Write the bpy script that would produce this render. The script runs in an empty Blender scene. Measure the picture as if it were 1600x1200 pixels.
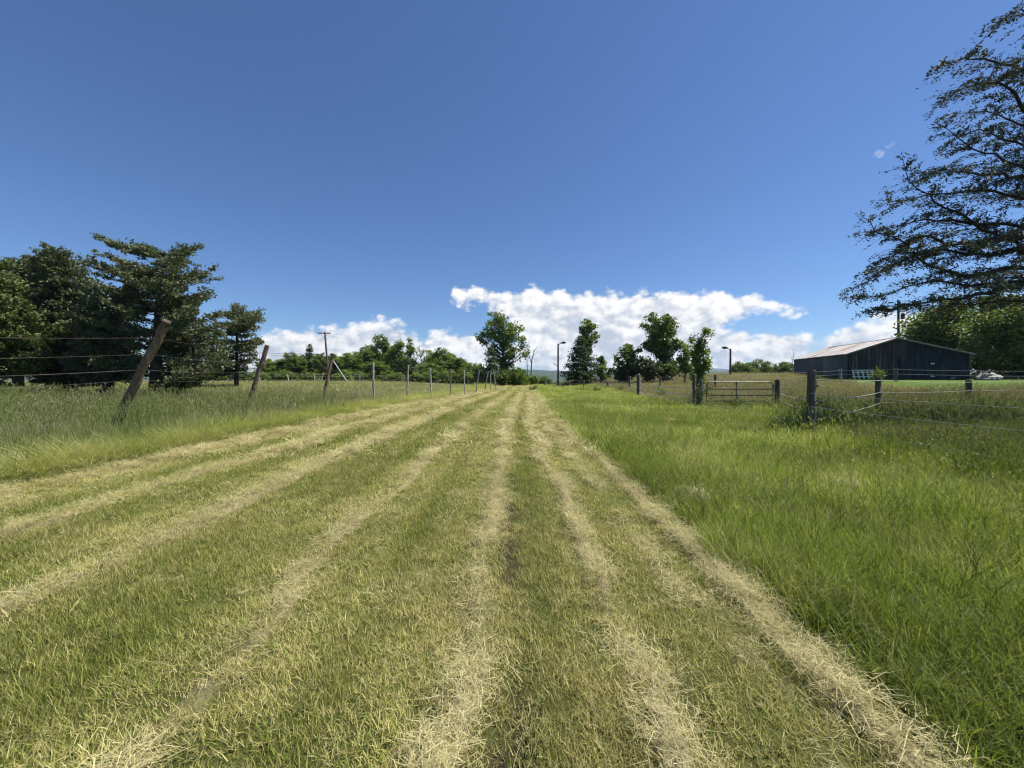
import bpy, math, random
import numpy as np
from mathutils import Vector

R = math.radians
S = bpy.context.scene
REALIZE = True
COL = S.collection
rng = np.random.default_rng(7)
random.seed(7)
CAM_H, HOR, F = 1.5, 592.0, 600.0

# ------------------------------------------------------------------ terrain
def sm(t):
    t = np.clip(t, 0, 1)
    return t * t * (3 - 2 * t)

def hnoise(x, y, f, seed=0):
    a = np.sin(x * f * 1.7 + seed) * np.cos(y * f * 1.3 + seed * 2.1)
    b = np.sin(x * f * 3.1 + y * f * 2.3 + seed * 1.3) * 0.5
    c = np.cos(x * f * 5.3 - y * f * 4.7 + seed * .7) * 0.27
    return (a + b + c) / 1.4

def hash2(ix, iy, seed):
    n = np.sin(ix * 127.1 + iy * 311.7 + seed * 74.7) * 43758.5453
    return n - np.floor(n)

def vnoise(x, y, seed=0):
    ix, iy = np.floor(x), np.floor(y)
    fx, fy = x - ix, y - iy
    fx, fy = fx * fx * (3 - 2 * fx), fy * fy * (3 - 2 * fy)
    a, b = hash2(ix, iy, seed), hash2(ix + 1, iy, seed)
    c, d = hash2(ix, iy + 1, seed), hash2(ix + 1, iy + 1, seed)
    return (a * (1 - fx) + b * fx) * (1 - fy) + (c * (1 - fx) + d * fx) * fy

def fbm(x, y, seed=0, o=4):
    v, amp, tot = 0, 1, 0
    for i in range(o):
        v = v + amp * vnoise(x, y, seed + i * 13)
        tot += amp
        amp *= .5
        x, y = x * 2.03 + 5.1, y * 2.03 + 1.7
    return v / tot

def gh(x, y):
    x = np.asarray(x, float); y = np.asarray(y, float)
    left = .72 * sm((y - 12) / 36) * sm((-x - 7) / 12)
    right = .72 * sm((y - 26) / 50) * sm((x - 4 - .03 * y) / 9)
    knoll = 1.25 * sm((x - 17) / 17) * sm((y - 12) / 22)
    track = .30 * sm((y - 30) / 45)
    fall = -14 * sm((y - 105) / 330)
    fallr = -1.5 * sm((y - 62) / 60) * sm((x - 30) / 30)
    return left + right + knoll + track * (1 - sm((x - 4) / 9)) * (1 - sm((-x - 7) / 12)) + fall + fallr * 0

def cx(y):
    y = np.asarray(y, float)
    return .045 * np.where(y < 9, 0, np.where(y < 17, (y - 9) ** 2 / 16, (y - 13)))

def ts(x, y):
    y = np.asarray(y, float)
    n = 1 - .14 * sm((y - 15) / 35)
    return (x - cx(y)) / n

#             s      width  strength seed
STRIPES = [(-6.55, .25, .95, 3), (-5.95, .09, .4, 4), (-4.85, .14, 1.1, 5), (-4.45, .06, .3, 6), (-3.25, .155, 1.1, 7),
           (-1.55, .075, .85, 8), (-.20, .078, 1.0, 9), (.60, .068, 1.0, 10), (1.16, .10, .36, 11), (1.60, .080, 1.2, 12)]

def hay(x, y):
    s = ts(x, y)
    out = np.zeros_like(s)
    for c, w, k, sd in STRIPES:
        wob = .10 * (vnoise(y * .55, y * 0 + sd, sd) - .5) * 2 + .05 * (vnoise(y * 2.1, y * 0 + sd, sd + 40) - .5) * 2
        if c == 1.60: wob = wob * .5
        d = np.abs(s - c - wob) / (w * (.85 + .85 * sm((y - 3) / 12)) * (.75 + .6 * vnoise(y * .8, y * 0, sd + 9)))
        patch = (.22 if k > .8 else .05) + 1.1 * sm((fbm(s * 3.2, y * 1.3, sd, 4) - .22) / .42)
        out = np.maximum(out, k * np.clip(1.7 * (1.12 - d), 0, 1) * np.clip(patch, 0, 1.15))
    return np.clip(out, 0, 1)

def edge_r(y): return 1.74 + .08 * (vnoise(y * 1.3, y * 0, 91) - .5) * 2 + .06 * (vnoise(y * 4.3, y * 0, 95) - .5) * 2
def edge_l(y): return -6.95 + .16 * (vnoise(y * .9, y * 0, 92) - .5) * 2

FX = np.array([-20, 9.6, 19.0, 19.8, 34, 60, 200.]); FXX = np.array([7.5, 7.5, 13.2, 9.4, 11.3, 12.5, 14.])
def lawn_w(x, y): return sm((x - 26.5 - .25 * (y - 30)) / 3) * sm((y - 22) / 5) * (1 - sm((y - 42) / 4))
def rut_w(s, y): return np.exp(-((s + .02) / .10) ** 2) * sm((fbm(s * 3, y * 1.6, 17, 3) - .40) / .16) * (1 - sm((y - 4) / 6))
def fence_x(y): return np.interp(y, FX, FXX)

def bump(x, y):
    s = ts(x, y)
    mown = sm((s + 7.1) / .3) * (1 - sm((s - 1.55) / .25))
    h = hay(x, y)
    z = .050 * h * sm((fbm(x * 6, y * 6, 5, 3) - .25) / .45)
    for c, w in ((-.02, .09), (.80, .07)):
        z = z - .035 * np.exp(-((s - c) / w) ** 2) * fbm(s * 3, y * 1.2, 17, 3)
    near = 1 - sm((y - 30) / 30)
    return (z * mown + .03 * (fbm(x * .8, y * .8, 3, 3) - .5)) * near

def gz(x, y): return gh(x, y) + bump(x, y)

def P(px, y, dz=0.0):
    x = (px - 800) / F * y
    return (x, y, float(gh(x, y)) + dz)

def at(px, py, y):
    return ((px - 800) / F * y, y, CAM_H + (HOR - py) / F * y)

def hit(px, py):
    u, v = (px - 800) / F, (HOR - py) / F
    ys = np.linspace(1, 160, 8000)
    k = np.argmax(CAM_H + v * ys <= gh(u * ys, ys))
    y = ys[k] if k else 160.
    return (u * y, y, float(gh(u * y, y)))

def over(px, py, up):
    """the point seen at px, py that stands up metres over the ground: the foot of a post showing just above the grass"""
    u, v = (px - 800) / F, (HOR - py) / F
    ys = np.linspace(1, 160, 8000)
    k = np.argmax(CAM_H + v * ys <= gh(u * ys, ys) + up)
    y = ys[k] if k else 160.
    return np.array([u * y, y, float(gh(u * y, y)) + up])

# ------------------------------------------------------------------ mesh helpers
class MB:
    """collects polygons; build() links ONE mesh object"""
    def __init__(self): self.v, self.f, self.n = [], [], 0
    def add(self, v, faces):
        v = np.asarray(v, float).reshape(-1, 3)
        self.v.append(v)
        for fa in faces:
            self.f.append(np.asarray(fa, np.int64) + self.n)
        self.n += len(v)
        return self
    def box(self, c, size, rz=0., rx=0., ry=0.):
        sx, sy, sz = [k / 2 for k in size]
        v = np.array([[x, y, z] for z in (-sz, sz) for (x, y) in ((-sx, -sy), (sx, -sy), (sx, sy), (-sx, sy))])
        from mathutils import Euler
        m = np.array(Euler((rx, ry, rz)).to_matrix())
        v = v @ m.T + np.array(c)
        return self.add(v, [[[0, 3, 2, 1], [4, 5, 6, 7], [0, 1, 5, 4], [1, 2, 6, 5], [2, 3, 7, 6], [3, 0, 4, 7]]])
    def tube(self, pts, rad, n=8, cap=True):
        v, q, caps = tube(pts, rad, n)
        self.add(v, [q])
        if cap:
            for c in caps: self.f.append(c[None, :] + self.n - len(v))
        return self
    def poly(self, v):
        return self.add(v, [[list(range(len(v)))]])
    def build(self, name, mat, parent=None, smooth=False):
        v = np.concatenate(self.v)
        return mesh_obj(name, v, self.f, mat, parent, smooth)

def mesh_obj(name, v, facelist, mat, parent=None, smooth=False, link=True):
    """facelist: list of (k,n) int arrays"""
    me = bpy.data.meshes.new(name)
    loops = np.concatenate([f.ravel() for f in facelist]) if facelist else np.zeros(0, int)
    tot = np.concatenate([np.full(len(f), f.shape[1]) for f in facelist]) if facelist else np.zeros(0, int)
    start = np.concatenate([[0], np.cumsum(tot)[:-1]]) if len(tot) else tot
    me.vertices.add(len(v)); me.vertices.foreach_set('co', np.ascontiguousarray(v, np.float32).ravel())
    if len(tot):
        me.loops.add(len(loops)); me.loops.foreach_set('vertex_index', loops.astype(np.int32))
        me.polygons.add(len(tot)); me.polygons.foreach_set('loop_start', start.astype(np.int32))
        me.polygons.foreach_set('loop_total', tot.astype(np.int32))
        me.polygons.foreach_set('use_smooth', np.full(len(tot), smooth))
    me.update(calc_edges=True)
    if mat: me.materials.append(mat)
    o = bpy.data.objects.new(name, me)
    if link: COL.objects.link(o)
    if parent: o.parent = parent
    return o

def tube(pts, rad, n=6):
    pts = np.asarray(pts, float); k = len(pts)
    rad = np.broadcast_to(np.asarray(rad, float), (k,))
    t = np.gradient(pts, axis=0)
    t /= np.linalg.norm(t, axis=1, keepdims=True) + 1e-9
    ref = np.array([0, 0, 1.]) if abs(t[:, 2]).mean() < .8 else np.array([1., 0, 0])
    a = np.cross(t, ref); a /= np.linalg.norm(a, axis=1, keepdims=True) + 1e-9
    b = np.cross(t, a)
    ang = np.arange(n) / n * 2 * np.pi
    v = pts[:, None, :] + rad[:, None, None] * (a[:, None, :] * np.cos(ang)[None, :, None] + b[:, None, :] * np.sin(ang)[None, :, None])
    i = np.arange(k - 1)[:, None] * n; j = np.arange(n)[None, :]; j2 = (j + 1) % n
    q = np.stack([i + j, i + n + j, i + n + j2, i + j2], -1).reshape(-1, 4)
    caps = (np.arange(n), np.arange(n)[::-1] + (k - 1) * n)
    return v.reshape(-1, 3), q, caps

def thing(name, label, cat, loc=(0, 0, 0), group=None, rz=0.):
    o = bpy.data.objects.new(name, None); COL.objects.link(o)
    o.empty_display_size = .3
    o.location = loc; o.rotation_euler = (0, 0, rz)
    return tag(o, label, cat, group)

def tag(o, label, cat, group=None):
    o['label'] = label; o['category'] = cat
    if group: o['group'] = group
    return o

def kind(o, k, label=None, cat=None):
    o['kind'] = k
    if label: o['label'] = label
    if cat: o['category'] = cat
    return o

# ------------------------------------------------------------------ material helpers
class NT:
    def __init__(self, tree): self.t = tree; self.n = tree.nodes; self.l = tree.links
    def new(self, typ, **kw):
        n = self.n.new(typ)
        for k, v in kw.items(): setattr(n, k, v)
        return n
    def put(self, sock, val):
        if isinstance(val, bpy.types.NodeSocket): self.l.new(val, sock)
        else: sock.default_value = val
    def m(self, op, a, b=None, c=None, clamp=False):
        n = self.new('ShaderNodeMath', operation=op, use_clamp=clamp)
        for i, x in enumerate((a, b, c)):
            if x is not None: self.put(n.inputs[i], x)
        return n.outputs[0]
    def mix(self, f, a, b, blend='MIX'):
        n = self.new('ShaderNodeMix', data_type='RGBA', blend_type=blend)
        self.put(n.inputs['Factor'], f)
        for s, x in ((n.inputs[6], a), (n.inputs[7], b)):
            self.put(s, (*x, 1) if isinstance(x, tuple) and len(x) == 3 else x)
        return n.outputs[2]
    def noise(self, vec, scale, detail=4, rough=.55, dist=0.):
        n = self.new('ShaderNodeTexNoise')
        if vec is not None: self.l.new(vec, n.inputs['Vector'])
        n.inputs['Scale'].default_value = scale; n.inputs['Detail'].default_value = detail
        n.inputs['Roughness'].default_value = rough; n.inputs['Distortion'].default_value = dist
        return n.outputs[0]
    def ramp(self, f, a, b):
        n = self.new('ShaderNodeMapRange', interpolation_type='SMOOTHSTEP')
        self.put(n.inputs[0], f); n.inputs[1].default_value = a; n.inputs[2].default_value = b
        return n.outputs[0]
    def obj(self): return self.new('ShaderNodeTexCoord').outputs['Object']
    def mapping(self, vec, scale):
        n = self.new('ShaderNodeMapping'); self.l.new(vec, n.inputs[0]); n.inputs['Scale'].default_value = scale
        return n.outputs[0]

def material(name):
    m = bpy.data.materials.new(name); m.use_nodes = True
    nt = NT(m.node_tree)
    return m, nt, nt.n['Principled BSDF'], nt.n['Material Output']

def simple(name, c1, c2, scale=8, rough=.8, stretch=(1, 1, 1), metal=0., bumpy=0.0, c3=None):
    m, nt, b, out = material(name)
    v = nt.mapping(nt.obj(), stretch)
    f = nt.ramp(nt.noise(v, scale, 6, .65), .3, .7)
    col = nt.mix(f, c1, c2)
    if c3:
        g = nt.ramp(nt.noise(v, scale * .23, 5, .6), .5, .62)
        col = nt.mix(g, col, c3)
    nt.put(b.inputs['Base Color'], col)
    b.inputs['Roughness'].default_value = rough; b.inputs['Metallic'].default_value = metal
    b.inputs['Specular IOR Level'].default_value = .3
    if bumpy:
        bn = nt.new('ShaderNodeBump'); bn.inputs['Strength'].default_value = bumpy; bn.inputs['Distance'].default_value = .02
        nt.put(bn.inputs['Height'], nt.noise(v, scale * 2, 5)); nt.put(b.inputs['Normal'], bn.outputs[0])
    return m

def leafy(name, ca, cb, cc=None, trans=.35, rough=.5, inst=False, spec=.25, ccf=.12):
    """leaves and blades; ca..cb picked per island, cc a rarer third colour, straw driven by the instance attribute"""
    m, nt, b, out = material(name)
    rnd = nt.new('ShaderNodeNewGeometry').outputs['Random Per Island']
    col = nt.mix(rnd, ca, cb)
    if inst:
        tint = nt.new('ShaderNodeAttribute', attribute_type='GEOMETRY' if REALIZE else 'INSTANCER', attribute_name='tint').outputs['Fac']
        lum = nt.new('ShaderNodeAttribute', attribute_type='GEOMETRY' if REALIZE else 'INSTANCER', attribute_name='lum').outputs['Fac']
        r2 = nt.m('FRACT', nt.m('MULTIPLY', rnd, 37.17))
        f = nt.ramp(nt.m('SUBTRACT', nt.m('MULTIPLY', tint, 1.5), nt.m('ADD', r2, .0)), -.15, .15)
        col = nt.mix(f, col, nt.mix(rnd, tuple(k * .75 for k in cc), tuple(k * 1.2 for k in cc)))
        col = nt.mix(1., col, nt.mixrgb(lum) if hasattr(nt, 'mixrgb') else lum_rgb(nt, lum), 'MULTIPLY')
    elif cc:
        f = nt.m('GREATER_THAN', nt.m('FRACT', nt.m('MULTIPLY', rnd, 37.17)), 1 - ccf)
        col = nt.mix(f, col, cc)
    nt.put(b.inputs['Base Color'], col)
    b.inputs['Roughness'].default_value = rough; b.inputs['Specular IOR Level'].default_value = spec
    tr = nt.new('ShaderNodeBsdfTranslucent'); nt.put(tr.inputs['Color'], nt.mix(1., col, (1.25, 1.3, .6), 'MULTIPLY'))
    mx = nt.new('ShaderNodeMixShader'); mx.inputs[0].default_value = trans
    nt.l.new(b.outputs[0], mx.inputs[1]); nt.l.new(tr.outputs[0], mx.inputs[2]); nt.l.new(mx.outputs[0], out.inputs[0])
    return m

def lum_rgb(nt, s):
    n = nt.new('ShaderNodeCombineColor')
    for i in range(3): nt.l.new(s, n.inputs[i])
    return n.outputs[0]

# ------------------------------------------------------------------ camera, sun, world
cam = bpy.data.cameras.new('camera'); co = bpy.data.objects.new('camera', cam); COL.objects.link(co)
cam.sensor_width = 36; cam.lens = 13.5; cam.clip_start = .05; cam.clip_end = 30000
co.location = (0, 0, CAM_H); co.rotation_euler = (R(90) - math.atan(8 / 600), 0, 0)
S.camera = co
S.view_settings.view_transform = 'Standard'; S.view_settings.look = 'None'
S.view_settings.exposure = .76; S.cycles.filter_width = 1.2; S.view_settings.gamma = 1
S.cycles.max_bounces = 4; S.cycles.diffuse_bounces = 2; S.cycles.glossy_bounces = 1; S.cycles.transmission_bounces = 2; S.cycles.transparent_max_bounces = 4
S.cycles.use_adaptive_sampling = True; S.cycles.adaptive_threshold = .008; S.cycles.adaptive_min_samples = 24
S.cycles.use_denoising = True; S.cycles.denoiser = 'OPENIMAGEDENOISE'; S.cycles.denoising_input_passes = 'RGB_ALBEDO_NORMAL'; S.cycles.denoising_prefilter = 'ACCURATE'; S.cycles.volume_bounces = 0

SUN_EL, SUN_AZ = R(60), R(84)      # azimuth clockwise from +Y
sd = Vector((math.sin(SUN_AZ) * math.cos(SUN_EL), math.cos(SUN_AZ) * math.cos(SUN_EL), math.sin(SUN_EL)))
sun = bpy.data.lights.new('sun', 'SUN'); sun.energy = 5.0; sun.angle = R(.53); sun.color = (1, .955, .88)
so = bpy.data.objects.new('sun', sun); COL.objects.link(so); so.location = (30, 30, 60)
so.rotation_euler = sd.to_track_quat('Z', 'Y').to_euler()

def make_world():
    w = bpy.data.worlds.new('World'); S.world = w; w.use_nodes = True
    nt = NT(w.node_tree); bg = nt.n['Background']
    sky = nt.new('ShaderNodeTexSky', sky_type='NISHITA', sun_disc=False, sun_elevation=SUN_EL, sun_rotation=SUN_AZ)
    sky.altitude = 200; sky.air_density = 1.0; sky.dust_density = .15; sky.ozone_density = 4.5
    STR = .060
    bg.inputs['Strength'].default_value = STR
    d = nt.new('ShaderNodeTexCoord').outputs['Generated']
    sp = nt.new('ShaderNodeSeparateXYZ'); nt.l.new(d, sp.inputs[0])
    az = nt.m('ARCTAN2', sp.outputs[0], sp.outputs[1])
    el = nt.m('ARCSINE', nt.m('MAXIMUM', nt.m('MINIMUM', sp.outputs[2], 1.), -1.))
    def pxaz(px): return math.atan((px - 800) / 600)
    def pyel(px, py): return math.atan((592 - py) / math.hypot(600, px - 800))
    def curve(pts):
        n = nt.new('ShaderNodeFloatCurve'); c = n.mapping.curves[0]
        pts = [((pxaz(a) + 1.2) / 2.4, pyel(a, b) * 2.5) for a, b in pts]
        c.points[0].location = (0, pts[0][1]); c.points[1].location = (1, pts[-1][1])
        for p in pts: c.points.new(*p)
        for p in c.points: p.handle_type = 'VECTOR'
        n.mapping.extend = 'HORIZONTAL'; n.mapping.update()
        nt.put(n.inputs['Value'], nt.m('DIVIDE', nt.m('ADD', az, 1.2), 2.4))
        return nt.m('MULTIPLY', n.outputs[0], .4)
    TA = curve([(-700, 500), (0, 545), (200, 545), (330, 530), (400, 512), (440, 500), (480, 494), (560, 492), (600, 488), (645, 500), (662, 514), (690, 496),
                (735, 500), (770, 520), (800, 520), (1000, 500), (1130, 492), (1200, 497), (1262, 508), (1285, 514), (1320, 492), (1400, 462), (1500, 462), (1650, 470)])
    BT = curve([(690, 560), (703, 450), (712, 438), (760, 437), (800, 446), (830, 437), (880, 440), (895, 452), (915, 444), (960, 440), (1060, 445),
                (1110, 438), (1170, 443), (1190, 455), (1225, 460), (1250, 470), (1268, 482), (1290, 640)])
    BB = curve([(690, 490), (712, 488), (760, 500), (800, 530), (830, 570), (900, 600), (1080, 600), (1130, 535), (1180, 515), (1240, 506), (1290, 500)])
    vec0 = nt.new('ShaderNodeCombineXYZ'); nt.put(vec0.inputs[0], az); nt.put(vec0.inputs[1], nt.m('MULTIPLY', el, 1.35)); vec0 = vec0.outputs[0]
    def shift(dx, dy):
        n = nt.new('ShaderNodeVectorMath', operation='ADD'); nt.l.new(vec0, n.inputs[0]); n.inputs[1].default_value = (dx, dy, 0)
        return n.outputs[0]
    def dens(dx, dy):
        v = shift(dx, dy)
        e = nt.m('ADD', el, dy / 1.35)
        big = nt.noise(v, 8.5, 9, .62, .2)
        vo = nt.new('ShaderNodeTexVoronoi', feature='SMOOTH_F1'); nt.l.new(v, vo.inputs['Vector'])
        vo.inputs['Scale'].default_value = 22; vo.inputs['Detail'].default_value = 2; vo.inputs['Roughness'].default_value = .6; vo.inputs['Smoothness'].default_value = .35
        n = nt.m('SUBTRACT', nt.m('ADD', nt.m('MULTIPLY', big, 1.55), nt.m('MULTIPLY', nt.m('SUBTRACT', 1., vo.outputs['Distance']), .5)), 1.08)
        return e, n
    def cover(e):
        A = nt.m('MULTIPLY', nt.m('SUBTRACT', TA, e), 20.)
        low = nt.m('MULTIPLY', nt.ramp(e, .09, .0), .36)
        A = nt.m('SUBTRACT', nt.m('MINIMUM', A, 1.15), low)
        B = nt.m('MINIMUM', nt.m('MULTIPLY', nt.m('SUBTRACT', BT, e), 26.), nt.m('MULTIPLY', nt.m('SUBTRACT', e, BB), 17.))
        cov = nt.m('MAXIMUM', A, nt.m('MINIMUM', B, 1.5))
        for (px, py, rr) in ((1380, 232, .020), (1578, 206, .035), (1300, 473, .012)):
            a0, e0 = pxaz(px), pyel(px, py)
            q = nt.m('ADD', nt.m('POWER', nt.m('DIVIDE', nt.m('SUBTRACT', az, a0), rr * 1.5), 2.), nt.m('POWER', nt.m('DIVIDE', nt.m('SUBTRACT', e, e0), rr), 2.))
            cov = nt.m('MAXIMUM', cov, nt.m('SUBTRACT', .36, nt.m('MULTIPLY', q, .55)))
        return cov
    e0_, n0 = dens(0, 0); _, n1 = dens(.010, .016); _, n2 = dens(.032, .05)
    cov = cover(el)
    d0 = nt.m('ADD', cov, nt.m('MULTIPLY', n0, 1.35))
    alpha = nt.ramp(d0, -.06, .50)
    relief = nt.m('ADD', nt.m('MULTIPLY', nt.m('SUBTRACT', n0, n1), .95), nt.m('ADD', nt.m('MULTIPLY', nt.m('SUBTRACT', n0, n2), .85), nt.m('MULTIPLY', nt.m('SUBTRACT', nt.noise(shift(3.1, 1.7), 6.5, 5, .55, .3), .5), 1.1)))
    lit = nt.m('ADD', relief, .56)
    lit = nt.m('SUBTRACT', lit, nt.m('MULTIPLY', nt.ramp(d0, .4, 1.6), .30))
    lit = nt.m('ADD', lit, nt.m('MULTIPLY', nt.ramp(el, .08, .24), .22))
    lit = nt.m('MAXIMUM', nt.m('MINIMUM', lit, 1.), 0.)
    ccol = nt.mix(nt.ramp(lit, .0, 1.), (.315 / STR, .355 / STR, .425 / STR), (.615 / STR, .61 / STR, .605 / STR))
    # the blue of this early-summer sky
    skyc = nt.mix(1., sky.outputs[0], (SKYG[0], SKYG[1], SKYG[2]), 'MULTIPLY')
    full = nt.mix(nt.m('MULTIPLY', alpha, nt.ramp(el, -.01, .012)), skyc, ccol)
    nt.l.new(full, bg.inputs['Color'])
    # the clouds lie only in a low band of the sky ahead: evaluate them only there
    bg2 = nt.new('ShaderNodeBackground'); bg2.inputs['Strength'].default_value = STR
    nt.l.new(skyc, bg2.inputs['Color'])
    inb = nt.m('MULTIPLY', nt.m('LESS_THAN', el, .52), nt.m('MULTIPLY', nt.m('GREATER_THAN', el, -.02), nt.m('LESS_THAN', nt.m('ABSOLUTE', az), 1.45)))
    mx = nt.new('ShaderNodeMixShader')
    nt.l.new(inb, mx.inputs[0]); nt.l.new(bg2.outputs[0], mx.inputs[1]); nt.l.new(bg.outputs[0], mx.inputs[2])
    nt.l.new(mx.outputs[0], nt.n['World Output'].inputs[0])
    w.cycles.sampling_method = 'MANUAL'; w.cycles.sample_map_resolution = 256
SKYG = (.80, .97, 1.20)
make_world()

# ------------------------------------------------------------------ ground
def make_ground():
    rows = np.concatenate([np.linspace(-25, 0, 14)[:-1], np.linspace(0, 1.2, 10)[:-1], np.geomspace(1.2, 60, 420)[:-1], np.geomspace(60, 1400, 110)])
    u = np.linspace(-1, 1, 561); t = .25 * u + .75 * u ** 3
    W = 2.0 * np.maximum(rows, 0) + 26
    X = t[None, :] * W[:, None]; Y = np.repeat(rows[:, None], len(u), 1)
    Z = gz(X, Y)
    v = np.stack([X, Y, Z], -1).reshape(-1, 3)
    nr, nc = X.shape
    i = np.arange(nr - 1)[:, None] * nc; j = np.arange(nc - 1)[None, :]
    q = np.stack([i + j, i + j + 1, i + nc + j + 1, i + nc + j], -1).reshape(-1, 4)
    # colour zones
    s = ts(X, Y)
    n1 = fbm(X * 1.3, Y * 1.3, 21, 4)[..., None]; n2 = fbm(X * .25, Y * .25, 31, 4)[..., None]
    green = np.array([.055, .075, .018]); straw = np.array([.32, .27, .145]); soil = np.array([.035, .028, .018]); olive = np.array([.075, .080, .022])
    mown = olive * (.7 + .6 * n1) * (1 - .5 * n2) + green * n2 * .6
    hh = hay(X, Y)[..., None] * .8
    mown = mown * (1 - hh) + straw * hh
    rut = rut_w(s, Y)[..., None]
    mown = mown * (1 - .85 * rut) + soil * .85 * rut
    tall = np.array([.018, .030, .006]) * (.6 + .8 * n1)
    left = np.array([.045, .058, .020]) * (.6 + .8 * n1)
    pad = (np.array([.085, .070, .035]) * n2 + np.array([.055, .070, .022]) * (1 - n2)) * (.6 + .8 * n1)
    lawn = np.array([.075, .125, .018]) * (.8 + .4 * n2)
    mm = (sm((s - edge_l(Y)) / .12) * (1 - sm((s - edge_r(Y)) / .08)))[..., None]
    rr = sm((s - edge_r(Y)) / .08)[..., None]
    pp = sm((X - fence_x(Y)) / .6)[..., None]
    lw = lawn_w(X, Y)[..., None]
    c = left * (1 - mm) * (1 - rr) + mown * mm + (tall * (1 - pp) + (pad * (1 - lw) + lawn * lw) * pp) * rr
    far = sm((Y - 95) / 60)[..., None]
    c = c * (1 - far) + np.array([.045, .07, .02]) * far
    o = mesh_obj('ground', v, [q], None, smooth=True)
    a = o.data.attributes.new('zone', 'FLOAT_COLOR', 'POINT')
    a.data.foreach_set('color', np.concatenate([c.reshape(-1, 3), np.ones((len(v), 1))], 1).astype(np.float32).ravel())
    m, nt, b, out = material('soil_and_thatch')
    col = nt.new('ShaderNodeAttribute', attribute_name='zone').outputs['Color']
    pos = nt.obj()
    f = nt.noise(pos, 42, 6, .7); g = nt.noise(pos, 6, 5, .6)
    k = nt.m('ADD', nt.m('MULTIPLY', f, 1.3), nt.m('MULTIPLY', g, .7))
    col = nt.mix(1., col, lum_rgb(nt, nt.m('MULTIPLY', k, 1.0)), 'MULTIPLY')
    nt.put(b.inputs['Base Color'], col); b.inputs['Roughness'].default_value = .95; b.inputs['Specular IOR Level'].default_value = .1
    bn = nt.new('ShaderNodeBump'); bn.inputs['Strength'].default_value = .8; bn.inputs['Distance'].default_value = .03
    nt.put(bn.inputs['Height'], f); nt.put(b.inputs['Normal'], bn.outputs[0])
    o.data.materials.append(m)
    kind(o, 'structure')
make_ground()

# ------------------------------------------------------------------ grass
def blades(n, rad, hlo, hhi, w, lean=(.05, .5), curl=(.2, 1.0), seed=0, seg=3, azm=None, azs=.5, flat=False):
    g = np.random.default_rng(seed)
    r = rad * np.sqrt(g.random(n)); a0 = g.random(n) * 2 * np.pi
    base = np.stack([r * np.cos(a0), r * np.sin(a0), np.zeros(n) - .006], 1)
    az = g.random(n) * 2 * np.pi if azm is None else azm + g.normal(0, azs, n)
    L = g.uniform(hlo, hhi, n); th = g.uniform(*lean, n); cu = g.uniform(*curl, n)
    ww = w * g.uniform(.6, 1.3, n); tw = g.uniform(-.9, .9, n)
    h = np.stack([np.cos(az), np.sin(az), 0 * az], 1)
    side = np.stack([-np.sin(az + tw), np.cos(az + tw), 0 * az], 1)
    if flat: base[:, 2] = g.uniform(.004, .05, n)
    p = base.copy(); V = []
    for k in range(seg + 1):
        f = 1 - (k / seg) ** 1.6
        if k < seg: V += [p - side * (ww * max(f, .25) / 2)[:, None], p + side * (ww * max(f, .25) / 2)[:, None]]
        else: V += [p.copy()]
        ang = th + cu * (k + .5) / seg
        p = p + (h * np.sin(ang)[:, None] + np.array([0, 0, 1.]) * np.cos(ang)[:, None]) * (L / seg)[:, None]
    nv = 2 * seg + 1
    v = np.stack(V, 1)
    b = np.arange(n)[:, None] * nv
    q = np.concatenate([b + np.array([[2 * k, 2 * k + 1, 2 * k + 3, 2 * k + 2]]) for k in range(seg - 1)])
    t = b + np.array([[2 * seg - 2, 2 * seg - 1, 2 * seg]])
    return v.reshape(-1, 3), [q, t]

def tuft_collection(name, makers, mat):
    c = bpy.data.collections.new(name)
    for i, mk in enumerate(makers):
        v, f = mk(i)
        o = mesh_obj(name, v, f, mat, link=False)
        o.name = '%s_%02d' % (name, i)
        c.objects.link(o)
    return c

def merge(*parts):
    V, Fs, n = [], [], 0
    for v, f in parts:
        V.append(v); Fs += [x + n for x in f]; n += len(v)
    return np.concatenate(V), Fs

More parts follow.
